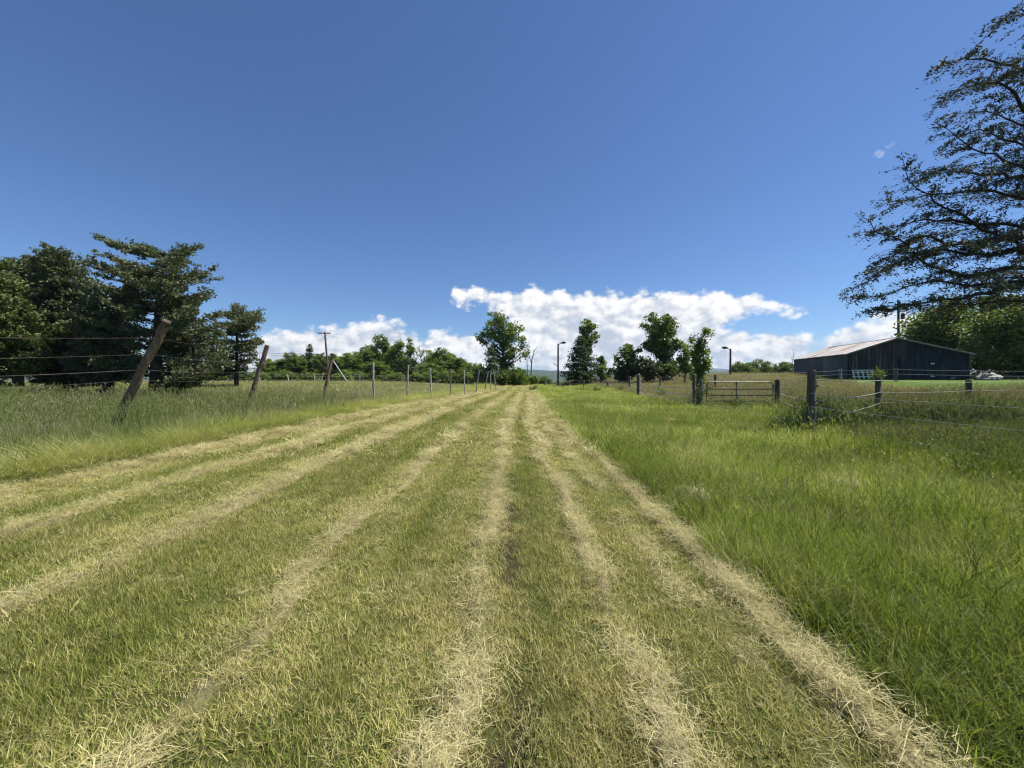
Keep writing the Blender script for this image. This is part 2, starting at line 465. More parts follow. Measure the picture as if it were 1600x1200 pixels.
def scatter(name, coll, pts, rot, scl, vid, tint, lum, label, cat):
    me = bpy.data.meshes.new(name)
    me.vertices.add(len(pts)); me.vertices.foreach_set('co', pts.astype(np.float32).ravel())
    for nm, ty, dat, key in (('rot', 'FLOAT_VECTOR', rot, 'vector'), ('scl', 'FLOAT_VECTOR', scl, 'vector'), ('vid', 'INT', vid, 'value'),
                             ('tint', 'FLOAT', tint, 'value'), ('lum', 'FLOAT', lum, 'value')):
        a = me.attributes.new(nm, ty, 'POINT')
        a.data.foreach_set(key, np.ascontiguousarray(dat, np.int32 if ty == 'INT' else np.float32).ravel())
    o = bpy.data.objects.new(name, me); COL.objects.link(o)
    g = bpy.data.node_groups.new(name, 'GeometryNodeTree')
    g.interface.new_socket('Geometry', in_out='INPUT', socket_type='NodeSocketGeometry')
    g.interface.new_socket('Geometry', in_out='OUTPUT', socket_type='NodeSocketGeometry')
    gi, go = g.nodes.new('NodeGroupInput'), g.nodes.new('NodeGroupOutput')
    ip = g.nodes.new('GeometryNodeInstanceOnPoints'); ci = g.nodes.new('GeometryNodeCollectionInfo')
    ci.inputs['Collection'].default_value = coll; ci.inputs['Separate Children'].default_value = True; ci.inputs['Reset Children'].default_value = True
    ip.inputs['Pick Instance'].default_value = True
    g.links.new(gi.outputs[0], ip.inputs['Points']); g.links.new(ci.outputs[0], ip.inputs['Instance'])
    for nm, ty, so_ in (('rot', 'FLOAT_VECTOR', 'Rotation'), ('scl', 'FLOAT_VECTOR', 'Scale'), ('vid', 'INT', 'Instance Index')):
        na = g.nodes.new('GeometryNodeInputNamedAttribute'); na.data_type = ty; na.inputs['Name'].default_value = nm
        g.links.new(na.outputs['Attribute'], ip.inputs[so_])
    last = ip.outputs[0]
    if REALIZE:
        ri = g.nodes.new('GeometryNodeRealizeInstances'); g.links.new(last, ri.inputs[0]); last = ri.outputs[0]
    g.links.new(last, go.inputs[0])
    md = o.modifiers.new('scatter', 'NODES'); md.node_group = g
    kind(o, 'stuff', label, cat)
    return o

def wedge(bands, seed, xmargin=3.0, slope=1.46):
    """bands (y0, y1, density) -> points inside the field of view plus a margin, with each point's band"""
    g = np.random.default_rng(seed); out = []
    for k, (y0, y1, d) in enumerate(bands):
        w = slope * y1 + xmargin
        n = int(d * (y1 - y0) * 2 * w)
        y = g.uniform(y0, y1, n); x = g.uniform(-w, w, n)
        ok = np.abs(x) < slope * y + xmargin
        out.append(np.stack([x[ok], y[ok], np.full(ok.sum(), k)], 1))
    return np.concatenate(out)

BLADE = leafy('mown_blade', (.125, .185, .028), (.300, .310, .068), (.47, .41, .18), .30, .55, True, .2)
TALLB = leafy('tall_blade', (.095, .148, .020), (.285, .325, .070), (.43, .40, .20), .40, .55, True, .15)
FIELD = leafy('field_blade', (.095, .142, .034), (.190, .225, .068), (.36, .30, .20), .35, .5, True, .3)
VERGE = leafy('verge_blade', (.22, .265, .085), (.37, .385, .17), (.55, .50, .29), .36, .5, True, .3)
PADDB = leafy('paddock_blade', (.10, .14, .036), (.185, .215, .065), (.215, .170, .110), .33, .6, True, .2)
HAYM = leafy('hay_straw', (.44, .385, .19), (.68, .60, .33), (.40, .36, .17), .22, .55, True, .25)

def seedhead(i, sc=1.):
    g = np.random.default_rng(900 + i)
    parts = []
    for k in range(5):
        h = g.uniform(.75, 1.05); az = g.random() * 6.28; ln = g.uniform(.05, .3); bx, by = g.uniform(-.1, .1, 2)
        tt = np.linspace(0, 1, 5)
        pts = np.stack([bx + np.cos(az) * ln * tt ** 2 * h, by + np.sin(az) * ln * tt ** 2 * h, h * tt], 1)
        v, q, c = tube(pts, np.array([.0025, .002, .002, .0015, .001]), 3); parts.append((v, [q]))
        e = pts[-1]
        v, f = blades(14, .004, .03, .07, .007, (.05, .7), (0, .3), 300 + i * 9 + k, 2)
        v = v + e - np.array([0, 0, .09]) + np.array([0, 0, 1]) * (np.repeat(g.random(14), 5) * .09)[:, None]
        parts.append((v, f))
    v, f = merge(*parts)
    return v * np.array([max(sc, .7), max(sc, .7), sc]), f

def broadleaf(i):
    g = np.random.default_rng(950 + i); parts = []
    for k in range(9):
        h = g.uniform(.12, .5); az = g.random() * 6.28; tt = np.linspace(0, 1, 4); ln = g.uniform(.02, .18)
        pts = np.stack([np.cos(az) * ln * tt, np.sin(az) * ln * tt, h * tt], 1)
        v, qd, c = tube(pts, .003, 3); parts.append((v, [qd]))
        n = 12; c0 = pts[np.minimum((g.random(n) * 4).astype(int), 3)] + g.normal(0, .035, (n, 3))
        d = unit(g.normal(0, 1, (n, 3)) * np.array([1, 1, .35])); sd_ = unit(np.cross(d, g.normal(0, .5, (n, 3)) + np.array([0, 0, 1])))
        v, f = quads(c0, d, sd_, g.uniform(.03, .075, n), g.uniform(.014, .032, n)); parts.append((v, [f]))
    return merge(*parts)

def quads(c, d, s, L, W):
    a = c - d * (L / 2)[:, None]; b = c + s * (W / 2)[:, None]; e = c + d * (L / 2)[:, None]; f = c - s * (W / 2)[:, None]
    v = np.stack([a, b, e, f], 1).reshape(-1, 3)
    return v, np.arange(len(v)).reshape(-1, 4)

def unit(a): return a / (np.linalg.norm(a, axis=1, keepdims=True) + 1e-9)

NL = {}
def lod(name, near, far, mat, extra=()):
    """near variants first, then far ones with fewer, simpler, wider blades, then seed heads"""
    NL[name] = (len(near), len(far), len(extra))
    return tuft_collection(name, list(near) + list(far) + list(extra), mat)
c_short = lod('short_tuft', [lambda i: blades(58, .085, .026, .068, .0036, (.05, .85), (.1, .9), 10 + i, 2) for _ in range(7)],
              [lambda i: blades(28, .085, .03, .072, .0062, (.05, .75), (.1, .9), 10 + i, 2) for _ in range(5)], BLADE)
c_tall = lod('tall_tuft', [lambda i: blades(42, .12, .13, .30, .0055, (.03, .5), (.2, 1.3), 40 + i, 3) for _ in range(7)],
             [lambda i: blades(24, .12, .13, .30, .010, (.03, .5), (.2, 1.3), 40 + i, 2) for _ in range(5)], TALLB, [lambda i: seedhead(i, .42)] * 2)
c_field = lod('field_tuft', [lambda i: blades(36, .16, .28, .62, .008, (.03, .4), (.1, .9), 70 + i, 3) for _ in range(5)],
              [lambda i: blades(22, .16, .28, .62, .012, (.03, .4), (.1, .9), 70 + i, 2) for _ in range(5)], FIELD, [seedhead] * 2)
c_verge = lod('verge_tuft', [lambda i: blades(40, .16, .30, .70, .0075, (.25, .9), (.5, 1.3), 100 + i, 3, -.5, .75) for _ in range(6)],
              [lambda i: blades(26, .16, .30, .70, .011, (.25, .9), (.5, 1.3), 100 + i, 2, -.5, .75) for _ in range(5)], VERGE)
c_padd = lod('paddock_tuft', [lambda i: blades(32, .16, .30, .75, .010, (.03, .45), (.1, .8), 130 + i, 3) for _ in range(5)],
             [lambda i: blades(20, .16, .30, .75, .015, (.03, .45), (.1, .8), 130 + i, 2) for _ in range(5)], PADDB, [seedhead] * 2)
c_hay = lod('hay_wisp', [lambda i: blades(44, .12, .03, .13, .0022, (1.25, 1.75), (-.35, .45), 160 + i, 2, 1.57 if i % 2 else None, .85, True) for _ in range(8)],
            [lambda i: blades(24, .12, .05, .18, .0055, (1.25, 1.75), (-.35, .45), 160 + i, 2, 1.57 if i % 2 else None, .85, True) for _ in range(5)], HAYM)

def build_grass():
    up = lambda n, g, t=.12: np.stack([g.normal(0, t, n), g.normal(0, t, n), g.random(n) * 6.283], 1)
    def put(name, coll, far, p, sxy, sz, tint, lum, label, cat, seed, tilt=.12, yaw=None, lift=0., heads=.18):
        g = np.random.default_rng(seed); n = len(p); nn, nf, ne = NL[coll.name]
        far = (p[:, 1] > far)
        vid = np.where(far, nn + g.integers(0, nf, n), g.integers(0, nn, n))
        if ne: vid = np.where((g.random(n) < heads) & (p[:, 1] < 24), nn + nf + g.integers(0, ne, n), vid)
        rot = up(n, g, tilt)
        if yaw is not None: rot[:, 2] = yaw + g.normal(0, .35, n)
        k = g.uniform(.75, 1.25, n)
        scl = np.stack([sxy * k, sxy * k, sz * k], 1)
        pts = np.stack([p[:, 0], p[:, 1], gz(p[:, 0], p[:, 1]) + lift], 1)
        return scatter(name, coll, pts, rot, scl, vid, tint, lum * g.uniform(.8, 1.2, n), label, cat)
    # mown strip
    bands = [(.3, 4, 300), (4, 8, 170), (8, 16, 80), (16, 40, 26), (40, 85, 8)]
    sc = np.array([1, 1.25, 1.7, 2.8, 4.5])
    p = wedge(bands, 1); s = ts(p[:, 0], p[:, 1])
    p = p[(s > edge_l(p[:, 1])) & (s < edge_r(p[:, 1]))]
    s = ts(p[:, 0], p[:, 1]); h = hay(p[:, 0], p[:, 1])
    g = np.random.default_rng(5)
    p = p[g.random(len(p)) > np.maximum(h * .55, .9 * rut_w(s, p[:, 1]))]; s = ts(p[:, 0], p[:, 1]); h = hay(p[:, 0], p[:, 1])
    b = p[:, 2].astype(int)
    lush = np.zeros(len(p))
    for c, w in ((-4.35, .30), (-2.75, .38), (-2.2, .3), (-.9, .15), (.22, .17), (-5.4, .2)):
        lush = np.maximum(lush, np.exp(-((s - c) / w) ** 2) * fbm(s * 1.2, p[:, 1] * .5, 77, 3) * 1.5)
    lush = np.clip(lush + .35 * (fbm(p[:, 0] * .7, p[:, 1] * .7, 61, 3) - .5), 0, 1)
    tint = np.clip(.40 - .24 * lush + .55 * (fbm(p[:, 0] * 1.6, p[:, 1] * 1.1, 62, 4) - .5) + .25 * h, 0, 1)
    put('mown_grass', c_short, 7., p, sc[b], np.array([1, 1, 1.1, 1.3, 1.6])[b] * (.8 + .6 * lush), tint, .82 + .35 * (1 - lush) * fbm(p[:, 0] * 2, p[:, 1] * 2, 63, 3),
        'short mown yellow-green grass of the wide striped track', 'mown grass', 11)
    # hay
    p = wedge([(.3, 4, 330), (4, 8, 200), (8, 16, 105), (16, 40, 34), (40, 85, 9)], 2); s = ts(p[:, 0], p[:, 1])
    p = p[(s > -7.15) & (s < 1.75)]; h = hay(p[:, 0], p[:, 1])
    g = np.random.default_rng(6)
    p = p[g.random(len(p)) < np.clip(h * 1.15 - .06, 0, 1) + .014]; b = p[:, 2].astype(int); h = hay(p[:, 0], p[:, 1])
    put('cut_hay', c_hay, 7., p, np.array([1, 1.2, 1.5, 2.4, 4])[b], np.array([1, 1.1, 1.2, 1.4, 1.8])[b] * (.5 + .9 * h), .3 + .5 * fbm(p[:, 0] * 3, p[:, 1] * 3, 8, 3) - .2, .78 + .3 * fbm(p[:, 0], p[:, 1] * .6, 9, 3),
        'pale dry cut hay lying in thin windrows along the mown track', 'cut hay', 12, .18, None, .012)
    # hay clumps thrown into the tall grass
    q = []
    g = np.random.default_rng(8)
    for px, py, r in ((1092, 722, .10), (1092, 794, .09), (930, 640, .7), (985, 645, .7), (1325, 774, .05), (1050, 664, .12)):
        x, y, z = hit(px, py)
        q.append(np.stack([x + g.normal(0, r * .7, 60), y + g.normal(0, r, 60), np.full(60, 1.)], 1)[:18 if r < .3 else 60])
    p = np.concatenate(q)
    put('loose_hay', c_hay, 7., p, np.full(len(p), 1.0), np.full(len(p), 1.3), np.full(len(p), .2), np.full(len(p), .75),
        'small wads of dry hay caught in the green grass right of the track', 'loose hay', 13, .3, None, .13)
    # tall green grass on the right
    p = wedge([(.3, 4, 200), (4, 8, 120), (8, 16, 60), (16, 40, 26), (40, 75, 9)], 3); s = ts(p[:, 0], p[:, 1])
    p = p[(s > edge_r(p[:, 1]) + .02) & (p[:, 0] < fence_x(p[:, 1]) + .2)]; b = p[:, 2].astype(int); s = ts(p[:, 0], p[:, 1])
    n1 = fbm(p[:, 0] * .6, p[:, 1] * .6, 51, 4); n2 = fbm(p[:, 0] * 2, p[:, 1] * 2, 52, 3)
    nearf = sm((p[:, 0] - fence_x(p[:, 1]) + 1.6) / 1.6) * (1 - .75 * sm((p[:, 1] - 13) / 6))
    put('tall_grass', c_tall, 7., p, np.array([1, 1.2, 1.5, 2.2, 3.8])[b], np.array([1, 1.0, 1.05, 1.1, 1.2])[b] * (.65 + .6 * n1 + .7 * nearf), np.clip(.075 + .5 * (n2 - .45) + .25 * (n1 - .5), 0, .5), .55 + .95 * n1,
        'lush green uncut grass between the mown track and the paddock fence', 'tall grass', 14, heads=.12)
    # left field
    p = wedge([(2.5, 10, 62), (10, 20, 34), (20, 34, 17), (34, 62, 7)], 4); s = ts(p[:, 0], p[:, 1])
    p = p[(s < edge_l(p[:, 1]) - .75)]; b = p[:, 2].astype(int); s = ts(p[:, 0], p[:, 1])
    p0 = p
    n1 = fbm(p[:, 0] * .35, p[:, 1] * .35, 54, 4); n2 = fbm(p[:, 0] * .9, p[:, 1] * .9, 55, 3)
    put('field_grass', c_field, 9., p, np.array([1, 1.3, 1.9, 3.2])[b], np.array([.95, .9, .85, .85])[b] * (.65 + .6 * n1), np.clip(.10 + 1.1 * (n2 - .5) + .12 * (p[:, 1] > 20), 0, .75), .7 + .6 * n1,
        'tall seeding meadow grass in the field behind the tall wire fence', 'meadow grass', 15)
    # bright bent verge
    p = wedge([(2.5, 10, 95), (10, 20, 60), (20, 40, 24), (40, 70, 8)], 5); s = ts(p[:, 0], p[:, 1])
    e = edge_l(p[:, 1]); g = np.random.default_rng(9)
    p = p[(s < e + .02) & (s > e - 2.3) & (g.random(len(p)) < 1.2 - (e - s) / 2.3)]; b = p[:, 2].astype(int); s = ts(p[:, 0], p[:, 1])
    n1 = fbm(p[:, 0] * .8, p[:, 1] * .8, 57, 3)
    put('verge_grass', c_verge, 9., p, np.array([1, 1.2, 1.7, 2.8])[b], (.7 + .7 * n1) * np.array([.9, .9, .9, 1.0])[b], np.clip(.12 + .6 * (n1 - .5), 0, .6), .75 + .45 * n1,
        'bright yellow-green long grass bent over at the left edge of the mown track', 'verge grass', 16, .12, -.35)
    # paddock and the lawn by the barn
    p = wedge([(2, 10, 60), (10, 20, 34), (20, 40, 15), (40, 95, 5.5)], 6)
    lw = lawn_w(p[:, 0], p[:, 1])
    g = np.random.default_rng(10)
    ok = (p[:, 0] > fence_x(p[:, 1]) - .1) & (g.random(len(p)) > lw * 1.3)
    p = p[ok]; b = p[:, 2].astype(int)
    n1 = fbm(p[:, 0] * .25, p[:, 1] * .25, 58, 4); n2 = fbm(p[:, 0] * .7, p[:, 1] * .7, 59, 3)
    brown = sm((p[:, 1] - 13) / 9)
    put('paddock_grass', c_padd, 10., p, np.array([1, 1.3, 2.0, 3.6])[b], np.array([.8, .85, .85, .9])[b] * (.6 + .6 * n1), np.clip(.05 + .36 * brown + .9 * (n2 - .5), 0, .9), .65 + .6 * n1,
        'brownish-green weedy grass inside the paddock behind the gate', 'paddock grass', 17)
build_grass()
def fence_weeds():
    g = np.random.default_rng(71)
    WB = leafy('weed_blade', (.055, .090, .020), (.125, .165, .042), (.2, .22, .08), .33, .55, True, .2)
    c = lod('broadleaf_weed', [broadleaf] * 5, [broadleaf] * 2, WB)
    p = wedge([(3, 14, 9), (14, 24, 5)], 31); fx = fence_x(p[:, 1]); x = p[:, 0] - fx
    k = fbm(p[:, 0] * .7, p[:, 1] * .7, 81, 3); s = ts(p[:, 0], p[:, 1])
    pr = np.where((x > -.7) & (x < 3.2), .8 * sm((k - .36) / .2), np.where((s > 1.9) & (x <= -.7), .20 * sm((k - .5) / .12), np.where((s < -8) , .22 * sm((k - .42) / .2), 0)))
    p = p[g.random(len(p)) < pr]; n = len(p); x = p[:, 0] - fence_x(p[:, 1])
    h = np.where(x > -.7, .85, np.where(p[:, 0] > 0, .5, 1.0)) * g.uniform(.6, 1.2, n)
    scl = np.stack([np.maximum(h, .7) * 1.1, np.maximum(h, .7) * 1.1, h], 1)
    scatter('broadleaf_weeds', c, np.stack([p[:, 0], p[:, 1], gz(p[:, 0], p[:, 1])], 1), np.stack([g.normal(0, .1, n), g.normal(0, .1, n), g.random(n) * 6.28], 1), scl,
            np.where(p[:, 1] > 14, 5 + g.integers(0, 2, n), g.integers(0, 5, n)), np.clip(g.normal(.03, .08, n), 0, 1), g.uniform(.75, 1.25, n), 'dark broad-leaved weeds mixed into the grass, thickest along the paddock fence', 'weeds')
fence_weeds()

# ------------------------------------------------------------------ materials of the things
BARK = simple('bark', (.045, .036, .028), (.12, .10, .082), 6, .95, (1, 1, .25), 0, .6)
BARKD = simple('dark_bark', (.028, .022, .018), (.075, .06, .048), 6, .95, (1, 1, .25), 0, .6)
LEAF_A = leafy('broad_leaf', (.085, .140, .025), (.165, .220, .045), (.22, .26, .07), .42, .45, False, .35)
LEAF_B = leafy('bright_leaf', (.105, .160, .029), (.19, .245, .050), (.20, .24, .06), .35, .5)
LEAF_C = leafy('wood_leaf', (.095, .150, .027), (.180, .235, .050), (.19, .23, .06), .33, .5)
LEAF_M = leafy('shade_leaf', (.072, .110, .023), (.150, .195, .044), (.20, .22, .06), .36, .5, False, .3)
LEAF_P = leafy('pine_needles', (.040, .068, .028), (.088, .120, .048), (.085, .065, .035), .20, .6)
CEDAR = leafy('cedar_sprays', (.056, .076, .037), (.138, .160, .072), (.150, .095, .05), .2, .6, False, .3, .06)
CEDARG = leafy('light_cedar_sprays', (.075, .110, .030), (.150, .185, .056), (.10, .07, .035), .18, .6)
CEDARN = leafy('sparse_cedar_sprays', (.038, .050, .027), (.090, .108, .054), (.09, .065, .035), .10, .65, False, .2, .1)
WEED = leafy('weed_leaf', (.08, .14, .025), (.16, .22, .05), (.24, .25, .09), .35, .5)
SNAG = simple('bare_wood', (.10, .085, .075), (.24, .21, .19), 5, .9, (1, 1, .2))
POSTW = simple('weathered_post', (.10, .068, .042), (.25, .180, .120), 5, .95, (3, 3, .35), 0, .8, (.055, .042, .03))
POSTG = simple('grey_post', (.24, .215, .18), (.42, .39, .34), 5, .95, (3, 3, .35), 0, .7, (.14, .12, .10))
POSTT = simple('dark_treated_post', (.040, .035, .028), (.135, .120, .098), 4, .95, (4, 4, .3), 0, .9, (.24, .225, .19))
WIRE = simple('galvanised_wire', (.28, .28, .28), (.50, .50, .50), 3, .5, metal=.5)
RUSTW = simple('rusty_wire', (.10, .08, .065), (.24, .21, .19), 3, .6, metal=.3)
TAPE = simple('white_fence_cord', (.34, .33, .30), (.50, .49, .45), 8, .7)
STEEL = simple('gate_steel', (.12, .11, .10), (.25, .235, .22), 9, .5, metal=.5)
POLEM = simple('dark_pole', (.05, .05, .05), (.11, .10, .095), 6, .8, (1, 1, .3))
GLASS = simple('lamp_glass', (.25, .25, .26), (.4, .4, .42), 8, .3)

# ------------------------------------------------------------------ foliage generators
def quads(c, d, s, L, W):
    """leaf diamonds: centre c, long axis d, side s"""
    a = c - d * (L / 2)[:, None]; b = c + s * (W / 2)[:, None] - d * (L * .05)[:, None]; e = c + d * (L / 2)[:, None]; f = c - s * (W / 2)[:, None] - d * (L * .05)[:, None]
    v = np.stack([a, b, e, f], 1).reshape(-1, 3)
    return v, np.arange(len(v)).reshape(-1, 4)

def unit(a): return a / (np.linalg.norm(a, axis=1, keepdims=True) + 1e-9)

def leaf_cloud(g, c, size, asp=.6, flat=.35):
    n = len(c)
    d = unit(g.normal(0, 1, (n, 3)) * np.array([1, 1, .8])); up = unit(g.normal(0, .8, (n, 3)) + np.array([.2, -.1, 1]))
    s = unit(np.cross(d, up)); L = size * g.uniform(.6, 1.35, n)
    return quads(c, d, s, L, L * asp)

def bez(a, b, c, k=7):
    t = np.linspace(0, 1, k)[:, None]
    return (1 - t) ** 2 * a + 2 * t * (1 - t) * b + t * t * c

def broad_parts(seed, H, tr, blobs, nclump, nleaf, size, crad, lean=(0, 0), fork=.25, squash=.75):
    """trunk with limbs running into leaf clumps that fill the given ellipsoids (x, y, z, rx, ry, rz)"""
    g = np.random.default_rng(seed)
    tb = MB(); top = np.array([lean[0], lean[1], H * .86])
    tz = np.linspace(0, 1, 8); wob = np.cumsum(g.normal(0, .012 * H, (8, 2)), 0) * tz[:, None]
    tp = np.stack([top[0] * tz ** 1.3 + wob[:, 0], top[1] * tz ** 1.3 + wob[:, 1], top[2] * tz], 1)
    tb.tube(tp, tr * (1.25 - 1.13 * tz ** .8), 9)
    vol = np.array([b[3] * b[4] * b[5] for b in blobs]); pr = vol ** .8 / (vol ** .8).sum()
    C = []
    for _ in range(nclump):
        b = blobs[g.choice(len(blobs), p=pr)]
        u = g.normal(0, 1, 3); u /= np.linalg.norm(u)
        C.append(np.array(b[:3]) + u * np.array(b[3:]) * g.uniform(.45, 1.0) ** .7)
    C = np.array(C); LV = []
    for c in C:
        ax = np.array([np.interp(c[2], tp[:, 2], tp[:, 0]), np.interp(c[2], tp[:, 2], tp[:, 1])])
        dh = np.hypot(*(c[:2] - ax)); zs = np.clip(c[2] - .75 * dh - .04 * H, fork * H * g.uniform(.75, 1.2), top[2] * .97)
        a = np.array([np.interp(zs, tp[:, 2], tp[:, 0]), np.interp(zs, tp[:, 2], tp[:, 1]), zs])
        mid = (a + c) / 2 + np.array([0, 0, -.08 * dh]) + g.normal(0, .05 * dh + .02, 3)
        L = np.linalg.norm(c - a)
        pts = bez(a, mid, c, 6)
        tb.tube(pts, np.linspace(min(.028 * L + .012, tr * .5), .012, 6), 5, False)
        m = int(nleaf * g.uniform(.5, 1.4)); r = crad * g.uniform(.6, 1.3)
        n1 = int(m * .72)
        q = g.normal(0, 1, (n1, 3)); q = unit(q) * (g.random((n1, 1)) ** .45) * r
        q[:, 2] *= squash
        LV.append(c + q)
        k = m - n1; t = g.random(k) ** .7
        idx = (t * 5).astype(int)
        LV.append(pts[idx] + g.normal(0, r * .45, (k, 3)))
    return tb, leaf_cloud(g, np.concatenate(LV), size)

def finish_tree(name, label, cat, loc, tb, crown, lm, bm=BARK, group=None, cname='crown'):
    t = thing(name, label, cat, loc, group)
    tb.build('trunk', bm, t, True)
    mesh_obj(cname, crown[0], [crown[1]], lm, t)
    return t

def cedar_parts(seed, tp, trad, ends, spacing, twig, per_m, L, W, polys=(), rise=.28, keep=1., minr=.006, bare=.25, tipgrow=1., LT=.011, clump=False, droop=.08):
    """conifer: limbs from the trunk polyline tp to the ends, branchlets both sides, sprays of scale leaves"""
    g = np.random.default_rng(seed); tb = MB(); tp = np.array(tp, float)
    tb.tube(tp, trad, 10)
    limbs = []
    for e in ends:
        e = np.array(e, float)
        ax = lambda z: np.array([np.interp(z, tp[:, 2], tp[:, 0]), np.interp(z, tp[:, 2], tp[:, 1])])
        dh = np.hypot(*(e[:2] - ax(e[2])))
        zs = np.clip(e[2] - rise * dh, tp[0, 2] + .5, tp[-1, 2] * .99); a = np.array([*ax(zs), zs])
        mid = a + (e - a) * .55 + np.array([0, 0, -.10 * dh]) + g.normal(0, .04 * dh + .02, 3)
        limbs.append(bez(a, mid, e, 9))
    for p in polys: limbs.append(np.array(p, float))
    FC, FD = [], []
    for p in limbs:
        seg = np.linalg.norm(np.diff(p, axis=0), axis=1); cum = np.concatenate([[0], np.cumsum(seg)]); L0 = cum[-1]
        k = max(8, int(L0 / .35)); tt = np.linspace(0, L0, k)
        p = np.stack([np.interp(tt, cum, p[:, i]) for i in range(3)], 1)
        p[1:-1] += g.normal(0, .012 * L0 ** .5, (k - 2, 3))
        tb.tube(p, np.linspace(LT * L0 + .010, minr, k), 6, False)
        t = np.gradient(p, axis=0); t = unit(t)
        nb = int(L0 / spacing)
        for j in range(nb):
            f = bare + (1 - bare) * (j + g.random()) / nb
            if g.random() > keep: continue
            i = min(int(f * (k - 1)), k - 1); o = p[i]; d = t[i]
            side = np.cross(d, [0, 0, 1.]); side /= np.linalg.norm(side) + 1e-9
            sg = 1 if j % 2 else -1
            b = d * g.uniform(.35, 1.0) + side * sg * g.uniform(.4, 1.0) + np.array([0, 0, g.uniform(-.25, .45)])
            b /= np.linalg.norm(b)
            bl = twig * g.uniform(.45, 1.25) * (1.15 - .75 * f * tipgrow)
            e = o + b * bl + np.array([0, 0, -droop * bl])
            bp = bez(o, o + b * bl * .5 + g.normal(0, .05 * bl, 3) + np.array([0, 0, .05 * bl]), e, 4)
            tb.tube(bp, np.array([minr * 1.0, minr * .8, minr * .6, minr * .3]), 3, False)
            n = max(2, int(per_m * bl * (g.choice((.2, .5, 1., 2.6), p=(.35, .2, .2, .25)) if clump else g.uniform(.5, 1.5))))
            w = g.random(n) ** .75
            q = bp[np.minimum((w * 3).astype(int), 2)] * (1 - (w * 3 % 1))[:, None] + bp[np.minimum((w * 3).astype(int) + 1, 3)] * (w * 3 % 1)[:, None]
            FC.append(q + g.normal(0, (.028 if clump else .05) * bl + L * .25, (n, 3))); FD.append(np.repeat(b[None], n, 0))
        n = int(per_m * .5)
        FC.append(p[-1] + g.normal(0, L * .6, (n, 3))); FD.append(np.repeat(t[-1][None], n, 0))
    c = np.concatenate(FC); d = np.concatenate(FD); n = len(c)
    d = unit(d + g.normal(0, .75, (n, 3)) + np.array([0, 0, .15])); s = unit(np.cross(d, g.normal(0, 1, (n, 3)) + np.array([0, 0, .8])))
    LL = L * g.uniform(.55, 1.4, n)
    return tb, quads(c, d, s, LL, W * g.uniform(.7, 1.4, n))

def spire_parts(seed, H, R0, trunk_r, n_whorl, per, L, W, droop=.15, z0=.08, power=1.0, ragged=.25, rise=0.):
    g = np.random.default_rng(seed); ends = []
    for k in range(n_whorl):
        f = (k + g.random() * .7) / n_whorl
        z = H * (z0 + (1 - z0) * f); r = R0 * (1 - f) ** power + .12
        for j in range(per):
            a = (j + g.random()) / per * 6.283 + k * 1.9
            rr = r * g.uniform(1 - ragged, 1 + ragged * .6)
            ends.append((rr * math.cos(a), rr * math.sin(a), z - droop * rr + rise * rr))
    tp = [(0, 0, 0), (.02 * H * .1, 0, H * .3), (0, .01, H * .65), (0, 0, H)]
    return cedar_parts(seed + 1, tp, np.array([trunk_r, trunk_r * .75, trunk_r * .4, .02]), ends, .30, .6, 26, L, W, rise=-droop * .5 + rise, bare=.15)

def ell_ends(g, blobs, n):
    out = []
    vol = np.array([b[3] * b[4] * b[5] for b in blobs]) ** .7; pr = vol / vol.sum()
    for _ in range(n):
        b = blobs[g.choice(len(blobs), p=pr)]; u = g.normal(0, 1, 3); u /= np.linalg.norm(u)
        out.append(np.array(b[:3]) + u * np.array(b[3:]) * g.uniform(.35, 1) ** .5)
    return out

